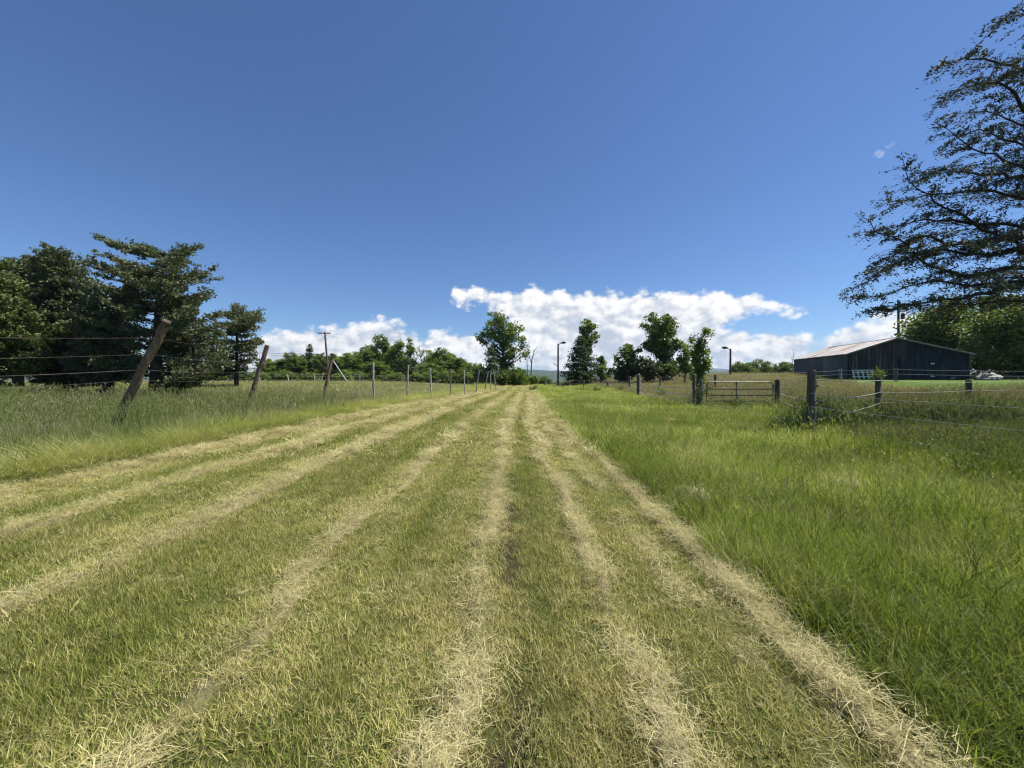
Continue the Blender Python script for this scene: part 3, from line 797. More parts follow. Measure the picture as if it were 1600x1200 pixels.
# ------------------------------------------------------------------ left cedars
def left_cedars():
    g = np.random.default_rng(21)
    D = 22.; bx, by, bz = hit(245, 622); D = by
    def loc(px, py, dy=0.):
        y = D + dy
        return np.array([(px - 800) / F * y - bx, dy, CAM_H + (HOR - py) / F * y - bz])
    tops = [(152, 368), (166, 376), (178, 384), (152, 396), (208, 379), (222, 388), (236, 398), (290, 383), (318, 385), (302, 396), (338, 418), (326, 428), (334, 456), (322, 452), (312, 472),
            (140, 408), (128, 420), (180, 405), (196, 418), (270, 408), (284, 404), (250, 415), (150, 440), (300, 430), (290, 450), (270, 455), (215, 430), (200, 446), (170, 455), (332, 492), (322, 508), (308, 520), (340, 530),
            (350, 545), (318, 548), (300, 560), (285, 540), (160, 500), (140, 520), (352, 530), (348, 508), (356, 550), (346, 492), (350, 540), (344, 520), (358, 565), (342, 562), (330, 572), (316, 566), (298, 574), (352, 556), (170, 545), (190, 560), (150, 560), (205, 520), (230, 480), (262, 480), (280, 500), (300, 490), (190, 480), (130, 460), (120, 490)]
    ends = []
    for px, py in tops:
        ends.append(loc(px, py, g.uniform(-2.2, 2.2)))
        if py > 400:
            ends.append(loc(px + g.uniform(-25, 25), py + g.uniform(-18, 18), g.choice([-1, 1]) * g.uniform(1.0, 4.2)))
    trunk = [(0, 0, -.1), loc(244, 590), loc(246, 540, .1), loc(250, 480, .1), loc(256, 430, 0), loc(262, 396, .1)]
    tb, cr = cedar_parts(31, trunk, np.array([.44, .34, .28, .2, .11, .03]), ends, .20, .95, 56, .19, .085, rise=.22, bare=.15, keep=.85)
    t = finish_tree('cedar_tree', 'tall ragged cedar with a bare lower trunk and wind-swept top behind the leaning wooden post', 'tree', (bx, by, bz), tb, cr, CEDAR, BARKD)
    # dense cedars further left
    specs = [(108, 606, 29, [(108, 500, 46, 110), (70, 520, 46, 80), (160, 545, 45, 62), (100, 425, 30, 40)], 118, 41, CEDAR,
              'dense dark cedar with foliage to the ground, left neighbour of the ragged tall cedar'),
             (28, 606, 33, [(30, 500, 60, 100), (62, 415, 34, 26), (-10, 520, 60, 80), (20, 440, 40, 50)], 118, 42, CEDAR,
              'broad dark cedar with a rounded top, second to the left of the ragged tall cedar'),
             (168, 606, 27, [(165, 520, 40, 70), (150, 560, 40, 36), (185, 470, 22, 30), (190, 560, 30, 34)], 84, 44, CEDAR,
              'shorter dense cedar filling the gap directly left of the ragged tall cedar'),
             (-35, 612, 25, [(-30, 505, 66, 90), (10, 530, 45, 60), (-20, 440, 38, 40)], 96, 43, CEDARG,
              'lighter yellow-green conifer at the left edge of the photo'),
             ]
    for px, py, d, blobs, n, sd, mt, lab in specs:
        X, Y = (px - 800) / F * d, d; Z = float(gh(X, Y))
        bl = [((a - px) / F * d, g.uniform(-1, 1), CAM_H + (HOR - b) / F * d - Z, rx / F * d, rx / F * d * .9, rz / F * d) for a, b, rx, rz in blobs]
        H = max(b[2] + b[5] for b in bl)
        gg = np.random.default_rng(sd)
        e = [q for q in ell_ends(gg, bl, n * 4) if q[2] > .25]
        tb, cr = cedar_parts(sd, [(0, 0, -.1), (.1, 0, H * .3), (0, .1, H * .6), (0, 0, H * .86)], np.array([.36, .27, .12, .01]), e, .30, 1.05, 40, .22, .10, rise=.15, bare=.35)
        finish_tree('cedar_tree', lab, 'tree', (X, Y, Z), tb, cr, mt, BARKD)
    # the smaller layered cedar
    bx2, by2, bz2 = hit(369, 606); by2 = min(by2, 36.); bx2 = (369 - 800) / F * by2; bz2 = float(gh(bx2, by2))
    def loc2(px, py, dy=0.):
        y = by2 + dy
        return np.array([(px - 800) / F * y - bx2, dy, CAM_H + (HOR - py) / F * y - bz2])
    tops = [(308, 552), (302, 566), (312, 574), (406, 500), (404, 488), (408, 536), (372, 478), (380, 484), (362, 490), (350, 492), (398, 492), (404, 496), (390, 503), (400, 512), (392, 522), (404, 532), (398, 545), (402, 555), (388, 563), (340, 505), (326, 515), (330, 530), (320, 545), (334, 556), (322, 566),
            (345, 572), (385, 575), (360, 520), (372, 540), (350, 545), (370, 565), (385, 540), (355, 505), (375, 500)]
    ends = []
    for px, py in tops:
        for _ in range(3): ends.append(loc2(px + g.uniform(-5, 5), py + g.uniform(-3, 3), g.uniform(-3, 3)))
    tb, cr = cedar_parts(33, [(0, 0, -.1), loc2(370, 575), loc2(371, 530), loc2(372, 488)], np.array([.22, .17, .11, .03]), ends, .27, .9, 34, .24, .10, rise=.1, bare=.2)
    finish_tree('cedar_tree', 'small layered cedar between the ragged tall cedar and the leaning grey-topped post', 'tree', (bx2, by2, bz2), tb, cr, CEDAR, BARKD)
left_cedars()

# ------------------------------------------------------------------ the near cedar on the right
def right_cedar():
    g = np.random.default_rng(51)
    D = 12.0; bx = (1735 - 800) / F * D; bz = float(gh(bx, D))
    def loc(px, py, y): return np.array([(px - 800) / F * y - bx, y - D, CAM_H + (HOR - py) / F * y - bz])
    def poly(pp, y0, y1):
        n = len(pp); return [loc(px, py, y0 + (y1 - y0) * i / (n - 1)) for i, (px, py) in enumerate(pp)]
    polys = [poly([(1735, 470), (1660, 425), (1600, 388), (1559, 371), (1528, 357), (1500, 338), (1477, 329), (1449, 309), (1431, 299), (1414, 284), (1408, 268), (1405, 248)], 12, 11.2),
             poly([(1735, 450), (1650, 420), (1600, 419), (1577, 417), (1550, 428), (1513, 432), (1486, 426), (1449, 415), (1433, 403), (1411, 382), (1390, 371), (1360, 356), (1342, 338)], 12, 10.2),
             poly([(1735, 480), (1660, 445), (1600, 446), (1540, 456), (1490, 466), (1440, 474), (1400, 480), (1372, 485), (1352, 486)], 12, 10.8),
             poly([(1735, 430), (1650, 370), (1587, 353), (1540, 352), (1495, 349), (1455, 345), (1422, 348), (1390, 355), (1354, 364)], 12, 11.8),
             poly([(1735, 360), (1640, 300), (1600, 268), (1549, 247), (1524, 240), (1505, 227), (1480, 207), (1456, 196)], 12, 11.4),
             poly([(1735, 300), (1650, 230), (1600, 203), (1566, 188), (1535, 178), (1500, 176), (1470, 190)], 12, 12.6),
             poly([(1735, 210), (1660, 150), (1600, 117), (1575, 110), (1536, 100), (1505, 96), (1478, 100), (1454, 112)], 12, 11.0),
             poly([(1735, 140), (1660, 80), (1610, 35), (1586, 22), (1568, 28), (1556, 42)], 12, 11.2),
             poly([(1735, 260), (1650, 210), (1598, 178), (1573, 149), (1550, 131), (1515, 134), (1485, 148), (1468, 166)], 12, 10.6),
             poly([(1735, 400), (1650, 330), (1600, 312), (1550, 302), (1510, 300), (1470, 303), (1430, 310), (1400, 320), (1378, 300)], 12, 12.4),
             poly([(1735, 500), (1660, 470), (1590, 470), (1530, 474), (1480, 478), (1430, 476)], 12, 13.0),
             poly([(1735, 440), (1650, 402), (1590, 392), (1530, 398), (1480, 392), (1430, 400), (1385, 420), (1348, 445), (1338, 470)], 12, 11.6),
             poly([(1735, 460), (1650, 432), (1590, 440), (1520, 446), (1450, 440), (1400, 452), (1360, 466), (1336, 462)], 12, 12.6),
             poly([(1735, 420), (1660, 372), (1600, 370), (1540, 386), (1490, 382), (1440, 372), (1400, 392), (1372, 420), (1355, 425)], 12, 9.8),
             poly([(1735, 350), (1650, 285), (1600, 280), (1550, 275), (1500, 272), (1460, 270), (1440, 285)], 12, 10.4),
             poly([(1735, 330), (1650, 262), (1600, 235), (1560, 222), (1520, 205), (1490, 215), (1462, 240)], 12, 13.0)]
    ends = []
    for _ in range(20):     # limbs on the side away from the lane and overhead of the frame
        a = g.uniform(-1.2, 1.9); z = g.uniform(2.6, 12.5); r = (4.8 - .25 * z) * g.uniform(.7, 1.1)
        ends.append((r * math.cos(a), r * math.sin(a), z))
    for _ in range(18):
        a = math.pi + g.uniform(-.9, .9); z = g.uniform(4.0, 13.0); r = (6.0 - .3 * z) * g.uniform(.35, .8)
        ends.append((r * math.cos(a), r * math.sin(a), z))
    tb, cr = cedar_parts(52, [(0, 0, -.2), (.05, 0, 3), (0, .1, 7), (.1, 0, 11), (0, 0, 14.5)], np.array([.40, .33, .24, .13, .03]), ends, .080, 1.15, 38, .098, .030,
                         polys, rise=.2, bare=.30, minr=.0058, tipgrow=.95, LT=.0085, keep=.9, clump=True, droop=.30)
    finish_tree('cedar_tree', 'big half-bare cedar with long open branches reaching in over the barn from the right', 'tree', (bx, D, bz), tb, cr, CEDARN, BARKD)
right_cedar()

# ------------------------------------------------------------------ middle-distance trees
def mid_tree(name, label, px, base, d, blobs, seed, lm, tr, nclump, nleaf, size, crad, bm=BARK, fork=.25, group=None):
    X = (px - 800) / F * d; Z = float(gh(X, d)); g = np.random.default_rng(seed)
    bl = [((a - px) / F * d, g.uniform(-.1, .1) * rx / F * d, CAM_H + (HOR - b) / F * d - Z, rx / F * d, rx / F * d * .9, rz / F * d) for a, b, rx, rz in blobs]
    H = max(b[2] + b[5] for b in bl)
    tb, cr = broad_parts(seed, H, tr, bl, int(nclump * 1.25), int(nleaf * 1.45), size, crad, fork=fork)
    return finish_tree(name, label, 'tree' if 'shrub' not in name else 'shrub', (X, d, Z), tb, cr, lm, bm, group)

mid_tree('maple_tree', 'tall open-crowned deciduous tree at the far end of the mown track', 787, 600, 70, [(782, 512, 28, 20), (757, 528, 11, 9), (806, 540, 20, 22), (786, 556, 22, 24), (775, 498, 16, 10), (800, 518, 20, 14), (762, 507, 12, 8)], 61, LEAF_A, .34, 66, 62, .42, .95)
def conif(name, label, px, d, top, half, seed, mt=LEAF_P, per=6, wh=15, L=.42, W=.16, ragged=.3, power=.9, rise=0., cat='tree', z0=.05):
    X = (px - 800) / F * d; Z = float(gh(X, d)); H = CAM_H + (HOR - top) / F * d - Z
    tb, cr = spire_parts(seed, H, half / F * d, .03 * H * .6, wh, per, L, W, ragged=ragged, power=power, rise=rise, z0=z0)
    return finish_tree(name, label, cat, (X, d, Z), tb, cr, mt, BARKD)
conif('spruce_tree', 'dark straggly conifer at the left foot of the tall open-crowned tree', 766, 66, 542, 14, 62, ragged=.6, power=.6, wh=12, per=5)
conif('spruce_tree', 'broad dark spruce with ragged lower branches right of the left lamp post', 907, 62, 527, 33, 63, wh=18, per=8, power=.85, ragged=.35)
mid_tree('poplar_tree', 'tall narrow green poplar rising out of the dark spruce', 917, 592, 64, [(917, 520, 11, 22), (912, 545, 12, 20), (924, 525, 9, 20), (918, 508, 7, 10)], 64, LEAF_A, .20, 40, 60, .36, .7)
mid_tree('round_shrub', 'green bush at the right foot of the dark spruce', 938, 592, 62, [(938, 572, 12, 14), (945, 582, 12, 8)], 65, LEAF_A, .1, 18, 60, .36, .6, fork=.1)
mid_tree('ash_tree', 'small tree with a flat layered crown between the dark spruce and the big oval-crowned tree', 980, 592, 58, [(984, 548, 15, 9), (972, 560, 12, 9), (990, 562, 10, 7)], 66, LEAF_A, .12, 26, 58, .34, .6)
mid_tree('round_shrub', 'dark green thicket under the flat layered crown', 972, 592, 60, [(968, 580, 16, 12), (984, 578, 14, 11)], 67, LEAF_P, .1, 26, 80, .36, .7, fork=.1)
mid_tree('round_shrub', 'bluish dark thicket left of the oval-crowned tree trunk', 1008, 592, 56, [(1004, 570, 16, 14), (1018, 578, 16, 12)], 68, LEAF_P, .1, 34, 80, .36, .7, fork=.1)
mid_tree('oak_tree', 'big tree with a dense oval crown standing in the middle of the right-hand field edge', 1036, 592, 58, [(1033, 508, 28, 22), (1036, 530, 24, 20), (1016, 540, 16, 8), (1052, 540, 14, 10), (1038, 555, 14, 14)], 69, LEAF_M, .30, 84, 66, .36, .75, BARKD, .3)
mid_tree('round_shrub', 'leafy bush at the foot of the oval-crowned tree', 1044, 592, 56, [(1042, 580, 16, 10), (1054, 574, 9, 12)], 70, LEAF_M, .08, 24, 60, .34, .6, fork=.1)
mid_tree('young_tree', 'pale small tree just behind the vine-covered gate post', 1070, 592, 50, [(1070, 568, 12, 16), (1076, 548, 10, 9), (1062, 580, 10, 8)], 71, LEAF_B, .1, 26, 50, .30, .55)
mid_tree('young_tree', 'slender leafy poplar sapling growing beside the gate post', 1089, 630, 20.2, [(1096, 548, 10, 14), (1101, 524, 8, 12), (1087, 560, 9, 12), (1100, 570, 8, 14), (1092, 588, 10, 14), (1094, 608, 9, 12), (1078, 528, 6, 4)], 72, LEAF_B, .05, 52, 34, .15, .26, BARK, .15)
# round far trees left of the barn
for i, (px, top, half, d, lab) in enumerate([(1160, 568, 15, 110, 'low round tree far behind the gate, beside the right lamp post'), (1189, 563, 19, 112, 'taller round far tree, second left of the barn'),
                                             (1228, 568, 20, 105, 'spreading far tree touching the left end of the barn')]):
    mid_tree('round_tree', lab, px, 590, d, [(px, (top + 584) / 2, half, (588 - top) / 2), (px + 8, 582, half, 7), (px - 10, 580, 10, 8)], 80 + i, LEAF_M, .25, 80, 60, .42, .95, fork=.12)
# big shade trees behind the barn
mid_tree('shade_tree', 'large dark leafy tree rising directly behind the barn roof', 1478, 590, 56, [(1480, 512, 52, 36), (1450, 530, 34, 24), (1520, 500, 44, 42), (1490, 550, 50, 30)], 90, LEAF_M, .5, 150, 100, .40, 1.35, BARKD, .2)
mid_tree('shade_tree', 'huge dark tree with low boughs at the right end of the barn', 1590, 592, 46, [(1590, 505, 62, 48), (1560, 540, 44, 36), (1640, 520, 70, 56), (1570, 568, 42, 24), (1556, 572, 26, 16)], 91, LEAF_M, .55, 170, 100, .36, 1.25, BARKD, .15)

# dead snags
def snag(label, base, d, lines):
    X = (base - 800) / F * d; Z = float(gh(X, d))
    m = MB()
    for pp, r0, r1 in lines:
        pts = np.array([((px - base) / F * d, dy, max(CAM_H + (HOR - py) / F * d - Z, -.2)) for px, py, dy in pp])
        m.tube(pts, np.linspace(r0, r1, len(pts)), 7)
    o = m.build('dead_tree', SNAG, None, True); o.location = (X, d, Z)
    tag(o, label, 'dead tree')
snag('bare grey snag curving to the right at the end of the track', 829, 72, [([(829, 602, 0), (830, 580, 0), (831, 562, .1), (835, 548, .1), (841, 540, .2)], .16, .03), ([(830, 568, 0), (826, 552, .2), (828, 538, .3)], .06, .015), ([(832, 558, 0), (838, 552, -.3), (840, 544, -.4)], .04, .012), ([(834, 552, .1), (833, 544, .2)], .03, .01)])
snag('short straight dead trunk left of the curved bare snag', 824, 73, [([(824, 602, 0), (824, 580, 0), (823.5, 563, .1)], .14, .06), ([(824, 575, 0), (826, 568, .3)], .04, .015)])
snag('thin bare upright dead tree above the left end of the barn', 1238, 90, [([(1238, 590, 0), (1238, 570, 0), (1239, 556, 0), (1240, 545, 0)], .09, .02), ([(1239, 565, 0), (1235, 553, .2)], .04, .012), ([(1239, 560, 0), (1243, 550, .2)], .04, .012)])

# ------------------------------------------------------------------ far wood on the left: every tree its own object
def copy_tree(root, loc, rz, scl, label, group):
    r = root.copy(); COL.objects.link(r); r.location = loc; r.rotation_euler = (0, 0, rz); r.scale = scl
    r['label'] = label; r['group'] = group
    for ch in root.children:
        c = ch.copy(); COL.objects.link(c); c.parent = r
    return r

def far_wood():
    def proto(kind_, seed):
        g = np.random.default_rng(seed)
        if kind_ == 'round':
            k = g.uniform(.85, 1.15)
            tb, cr = broad_parts(seed, 10, .22, [(0, 0, 6.4, 2.7, 2.5, 3.2), (g.uniform(-1, 1), 0, 4.0, 3.0, 2.7, 2.4), (g.uniform(-1.2, 1.2), 0, 8.2, 1.5 * k, 1.4, 1.7), (g.uniform(-1.6, 1.6), 0, 6.6, 1.6, 1.4, 2.0), (0, 0, 2.0, 2.8, 2.5, 1.9)], 150, 60, .36, .62, fork=.12, squash=.9)
        elif kind_ == 'spiky':
            tb, cr = broad_parts(seed, 10, .2, [(0, 0, 5, 1.6, 1.5, 3.2), (.3, 0, 8.2, .8, .8, 1.8), (-.9, 0, 6.8, .6, .6, 1.9), (0, 0, 2.4, 1.8, 1.7, 2.)], 56, 84, .42, .8, fork=.12)
        elif kind_ == 'thin':
            tb, cr = broad_parts(seed, 10, .16, [(0, 0, 6.6, 2.2, 2.0, 3.2), (0, 0, 3.4, 2.0, 1.9, 2.2)], 40, 26, .40, .7, fork=.2)
        elif kind_ == 'pine':
            tb, cr = spire_parts(seed, 10, 2.6, .2, 15, 7, .5, .2, ragged=.35, power=.75, rise=.1)
        else:
            tb, cr = broad_parts(seed, 3.4, .10, [(0, 0, 1.6, 2.0, 1.9, 1.5), (1.2, 0, 1.1, 1.4, 1.3, 1.1), (-1.2, .2, 1.2, 1.4, 1.3, 1.2)], 44, 90, .36, .75, fork=.1)
        return tb, cr
    specs = [  # px centre, top px, half width px, depth, kind, label
        (268, 578, 16, 74, 'round', 'bright bush-like tree seen through the gap under the ragged cedar'),
        (302, 574, 20, 78, 'round', 'bright green round tree behind the round road sign'),
        (340, 578, 18, 76, 'round', 'pale green low tree behind the small layered cedar, left of its trunk'),
        (378, 580, 14, 77, 'spiky', 'low pointed tree hidden behind the small layered cedar trunk'),
        (416, 564, 16, 88, 'round', 'first tree of the far wood beside the leaning grey-topped post'),
        (438, 561, 15, 92, 'spiky', 'narrow dark tree of the far wood, second from the grey-topped post'),
        (460, 556, 15, 90, 'round', 'rounded tree of the far wood two trees left of the utility pole'),
        (484, 547, 12, 94, 'pine', 'dark pointed pine immediately left of the utility pole'),
        (504, 556, 14, 90, 'round', 'green tree directly behind the utility pole'),
        (526, 559, 14, 92, 'spiky', 'tree of the far wood behind the pale guy-wire guard, upper part'),
        (546, 556, 15, 90, 'round', 'pale rounded tree right of the guy wire'),
        (570, 549, 16, 92, 'round', 'round tree just left of the tallest tree of the far wood'),
        (598, 532, 15, 94, 'round', 'tallest round-topped tree of the far wood'),
        (622, 531, 11, 92, 'spiky', 'tall spiky tree immediately right of the tallest round-topped tree'),
        (641, 535, 10, 94, 'spiky', 'second spiky tree right of the tallest round-topped tree, slightly lower'),
        (659, 544, 13, 94, 'thin', 'thin see-through tree between the spiky pair and the wide round tree'),
        (688, 549, 22, 88, 'round', 'wide round tree near the right end of the far wood'),
        (714, 560, 15, 90, 'round', 'lower tree right of the wide round tree in the far wood'),
        (733, 567, 13, 88, 'thin', 'small sparse tree near the right end of the far wood'),
        (748, 571, 11, 84, 'round', 'last low tree of the far wood beside the dark straggly conifer'),
        (585, 566, 20, 84, 'round', 'dark tree in front of the tallest round-topped tree'),
        (634, 566, 18, 83, 'pine', 'broad dark pine in front of the spiky pair'),
        (668, 570, 17, 83, 'round', 'tree in front of the thin see-through tree'),
        (427, 566, 17, 98, 'round', 'back-row tree between the first two trees of the far wood'),
        (449, 560, 16, 99, 'spiky', 'back-row tree between the narrow dark tree and the next rounded one'),
        (473, 559, 17, 99, 'round', 'back-row tree showing just left of the dark pointed pine'),
        (495, 557, 14, 100, 'spiky', 'back-row tree showing between the pine and the utility pole'),
        (516, 558, 16, 99, 'round', 'back-row tree showing just right of the utility pole'),
        (537, 556, 14, 99, 'spiky', 'back-row narrow tree showing left of the pale rounded tree'),
        (558, 554, 16, 99, 'round', 'back-row tree showing right of the pale rounded tree'),
        (582, 546, 15, 100, 'round', 'back-row tree at the left shoulder of the tallest round-topped tree'),
        (612, 546, 14, 100, 'round', 'back-row tree between the tallest round-topped tree and the spiky pair'),
        (675, 552, 15, 99, 'spiky', 'back-row narrow tree at the left shoulder of the wide round tree'),
        (702, 556, 15, 99, 'round', 'back-row tree at the right shoulder of the wide round tree'),
        (724, 565, 14, 96, 'round', 'back-row tree showing left of the small sparse tree'),
        (741, 571, 13, 94, 'round', 'back-row tree showing right of the small sparse tree'),
    ]
    pool = {}
    mats = {'round': [LEAF_A, LEAF_B, LEAF_C], 'spiky': [LEAF_C, LEAF_A], 'thin': [LEAF_A], 'pine': [LEAF_P]}
    g = np.random.default_rng(77)
    for i, (px, top, half, d, k, lab) in enumerate(specs):
        j = i % len(mats[k]); X = (px - 800) / F * d; Z = float(gh(X, d))
        H = (CAM_H + (HOR - top) / F * d - Z) * 1.06; w = half / F * d * 1.0
        if 'bright' in lab or 'pale' in lab: j = 1 if k == 'round' else j
        key = (k, j); scl = (w / 2.35, w / 2.35, H / 9.2) if k in ('round', 'thin', 'pine') else (w / 1.5, w / 1.5, H / 9.4)
        if key not in pool:
            tb, cr = proto(k, 200 + 7 * len(pool))
            t = finish_tree('pine_tree' if k == 'pine' else 'wood_tree', lab, 'tree', (X, d, Z), tb, cr, mats[k][j], BARKD, 'trees of the far wood on the left')
            t.scale = scl; pool[key] = t
        else:
            copy_tree(pool[key], (X, d, Z), g.uniform(0, 6.28), scl, lab, 'trees of the far wood on the left')
    shr = [(404, 583, 14, 76, 'low bush left of the leaning grey-topped post at the foot of the far wood'), (445, 582, 16, 80, 'low bush under the narrow dark tree of the far wood'),
           (487, 584, 14, 80, 'low bush under the dark pointed pine'), (536, 582, 13, 78, 'yellow-green bush around the lower end of the guy-wire guard'), (560, 583, 16, 80, 'low bush under the round tree left of the tallest one'),
           (610, 582, 17, 79, 'low bush below the tallest round-topped tree'), (655, 583, 18, 79, 'low bush below the thin see-through tree'), (700, 582, 17, 79, 'low bush below the wide round tree'), (735, 584, 14, 77, 'low bush at the right end of the far wood'),
           (755, 580, 15, 70, 'bush left of the dark straggly conifer'), (782, 580, 18, 68, 'bush around the trunk of the tall open-crowned tree'), (808, 578, 16, 68, 'bush right of the trunk of the tall open-crowned tree'), (828, 588, 12, 70, 'low bush at the foot of the bare snags'),
           (850, 590, 10, 75, 'low bush beside the white sagging cord at the end of the lane')]
    pool = {}
    for i, (px, top, half, d, lab) in enumerate(shr):
        X = (px - 800) / F * d; Z = float(gh(X, d)); H = (CAM_H + (HOR - top) / F * d - Z) * 1.25; w = half / F * d * 1.25
        j = 1 if 'yellow' in lab else (i % 3 == 1) * 2
        scl = (w / 2.5, w / 2.5, H / 3.2)
        if j not in pool:
            tb, cr = proto('bush', 300 + j)
            t = finish_tree('bush', lab, 'bush', (X, d, Z), tb, cr, (LEAF_A, LEAF_B, LEAF_M)[j], BARKD, 'bushes along the foot of the far wood'); t.scale = scl; pool[j] = t
        else: copy_tree(pool[j], (X, d, Z), g.uniform(0, 6.28), scl, lab, 'bushes along the foot of the far wood')
far_wood()

# ------------------------------------------------------------------ small weeds and bushes
def weed(label, px, py, h, r, seed, mt=WEED, n=26, size=.09, d=None):
    if d is None: x, y, z = hit(px, py)
    else: y = d; x = (px - 800) / F * d; z = float(gh(x, y))
    g = np.random.default_rng(seed)
    tb = MB(); LV = []
    for k in range(n):
        a = g.random() * 6.283; rr = r * g.random() ** .6; hh = h * g.uniform(.45, 1.05) * (1.15 - .5 * rr / r)
        e = np.array([rr * math.cos(a), rr * math.sin(a), hh]); p = bez(np.array([e[0] * .25, e[1] * .25, -.03]), np.array([e[0] * .4, e[1] * .4, hh * .6]), e, 5)
        tb.tube(p, np.linspace(.007, .003, 5), 4, False)
        m = int(g.uniform(14, 30)); t = .25 + .75 * g.random(m); i = np.minimum((t * 4).astype(int), 3)
        LV.append(p[i] + g.normal(0, size * .8, (m, 3)))
    cr = leaf_cloud(g, np.concatenate(LV), size, .55)
    t = thing('weed_bush', label, 'weed', (x, y, z)); tb.build('stem', BARK, t); mesh_obj('leaves', cr[0], [cr[1]], mt, t)
weed('leafy weed clump at the bend where the lane meets the cord fence', 835, 611, .9, .9, 401, LEAF_A, 34, .14)
weed('low yellow-green weed mound along the cord fence, left of the taller one', 908, 611, .55, .9, 402, LEAF_A, 24, .12)
weed('dark weed mound against the cord fence below the dark spruce', 932, 613, .75, 1.0, 403, LEAF_A, 28, .12)
weed('weed mound against the cord fence left of the paired posts', 970, 612, .8, .6, 404, LEAF_A, 24, .12)
weed('pale leafy weed standing in front of the cord fence between paired posts and gate', 1033, 624, .95, .5, 405, WEED, 20, .13)
weed('bright weed growing up through the middle of the gate', 1152, 634, .75, .45, 406, WEED, 26, .09, 18.7)
weed('vine-like leafy growth climbing the left gate post', 1092, 632, 1.6, .3, 407, LEAF_B, 30, .10, 18.9)
weed('weed at the foot of the right gate post', 1199, 634, .55, .35, 408, WEED, 16, .09, 18.6)
weed('small leafy sapling growing behind a fence post in front of the barn', 1372, 610, 1.5, .55, 409, LEAF_B, 22, .16, 34)
weed('reddish-yellow shrub left of the gate in the brown paddock', 1110, 600, 1.2, .8, 410, leafy('russet_leaf', (.14, .12, .03), (.22, .16, .05), (.2, .1, .04)), 24, .14, 38)

# ------------------------------------------------------------------ fences
def wire_mb(pts, r, sag=.03, n=5, k=10):
    """one strand through the given points, sagging between them"""
    out = []
    for a, b in zip(pts[:-1], pts[1:]):
        a, b = np.array(a, float), np.array(b, float); t = np.linspace(0, 1, k)[:, None]
        p = a + (b - a) * t; p[:, 2] -= sag * np.linalg.norm(b - a) / 4 * (4 * t[:, 0] * (1 - t[:, 0]))
        out.append(p if not out else p[1:])
    p = np.concatenate(out)
    return MB().tube(p, r, n)

def post_mb(base, top, r, seed, n=12, taper=.92, rough=.06, bury=.4):
    g = np.random.default_rng(seed); a, b = np.array(base, float), np.array(top, float)
    d = (b - a) / np.linalg.norm(b - a); a = a - d * bury
    t = np.linspace(0, 1, 14)[:, None]; p = a + (b - a) * t
    L = np.linalg.norm(b - a); p[1:-1] += g.normal(0, .004 * L, (12, 3)) * .8
    rad = r * (1 - (1 - taper) * t[:, 0]) * (1 + g.normal(0, rough * .4, 14)); m = MB()
    v, q, caps = tube(p, rad, n)
    ang = np.arange(n) / n * 6.283; ph = g.random(3) * 6.28
    k = 1 + rough * np.sin(3 * ang + ph[0]) + rough * .7 * np.sin(5 * ang + ph[1])
    vv = v.reshape(14, n, 3); c = p[:, None, :]; vv = c + (vv - c) * k[None, :, None]
    # rounded, slightly slanted top
    top_ring = vv[-1] + d * .012; vv = np.concatenate([vv, (c[-1] + (top_ring - c[-1]) * .86 + d * .012)[None]])
    i = np.arange(14)[:, None] * n; j = np.arange(n)[None, :]; j2 = (j + 1) % n
    q = np.stack([i + j, i + n + j, i + n + j2, i + j2], -1).reshape(-1, 4)
    m.add(vv.reshape(-1, 3), [q]); m.f.append((np.arange(n)[::-1] + 14 * n)[None])
    return m

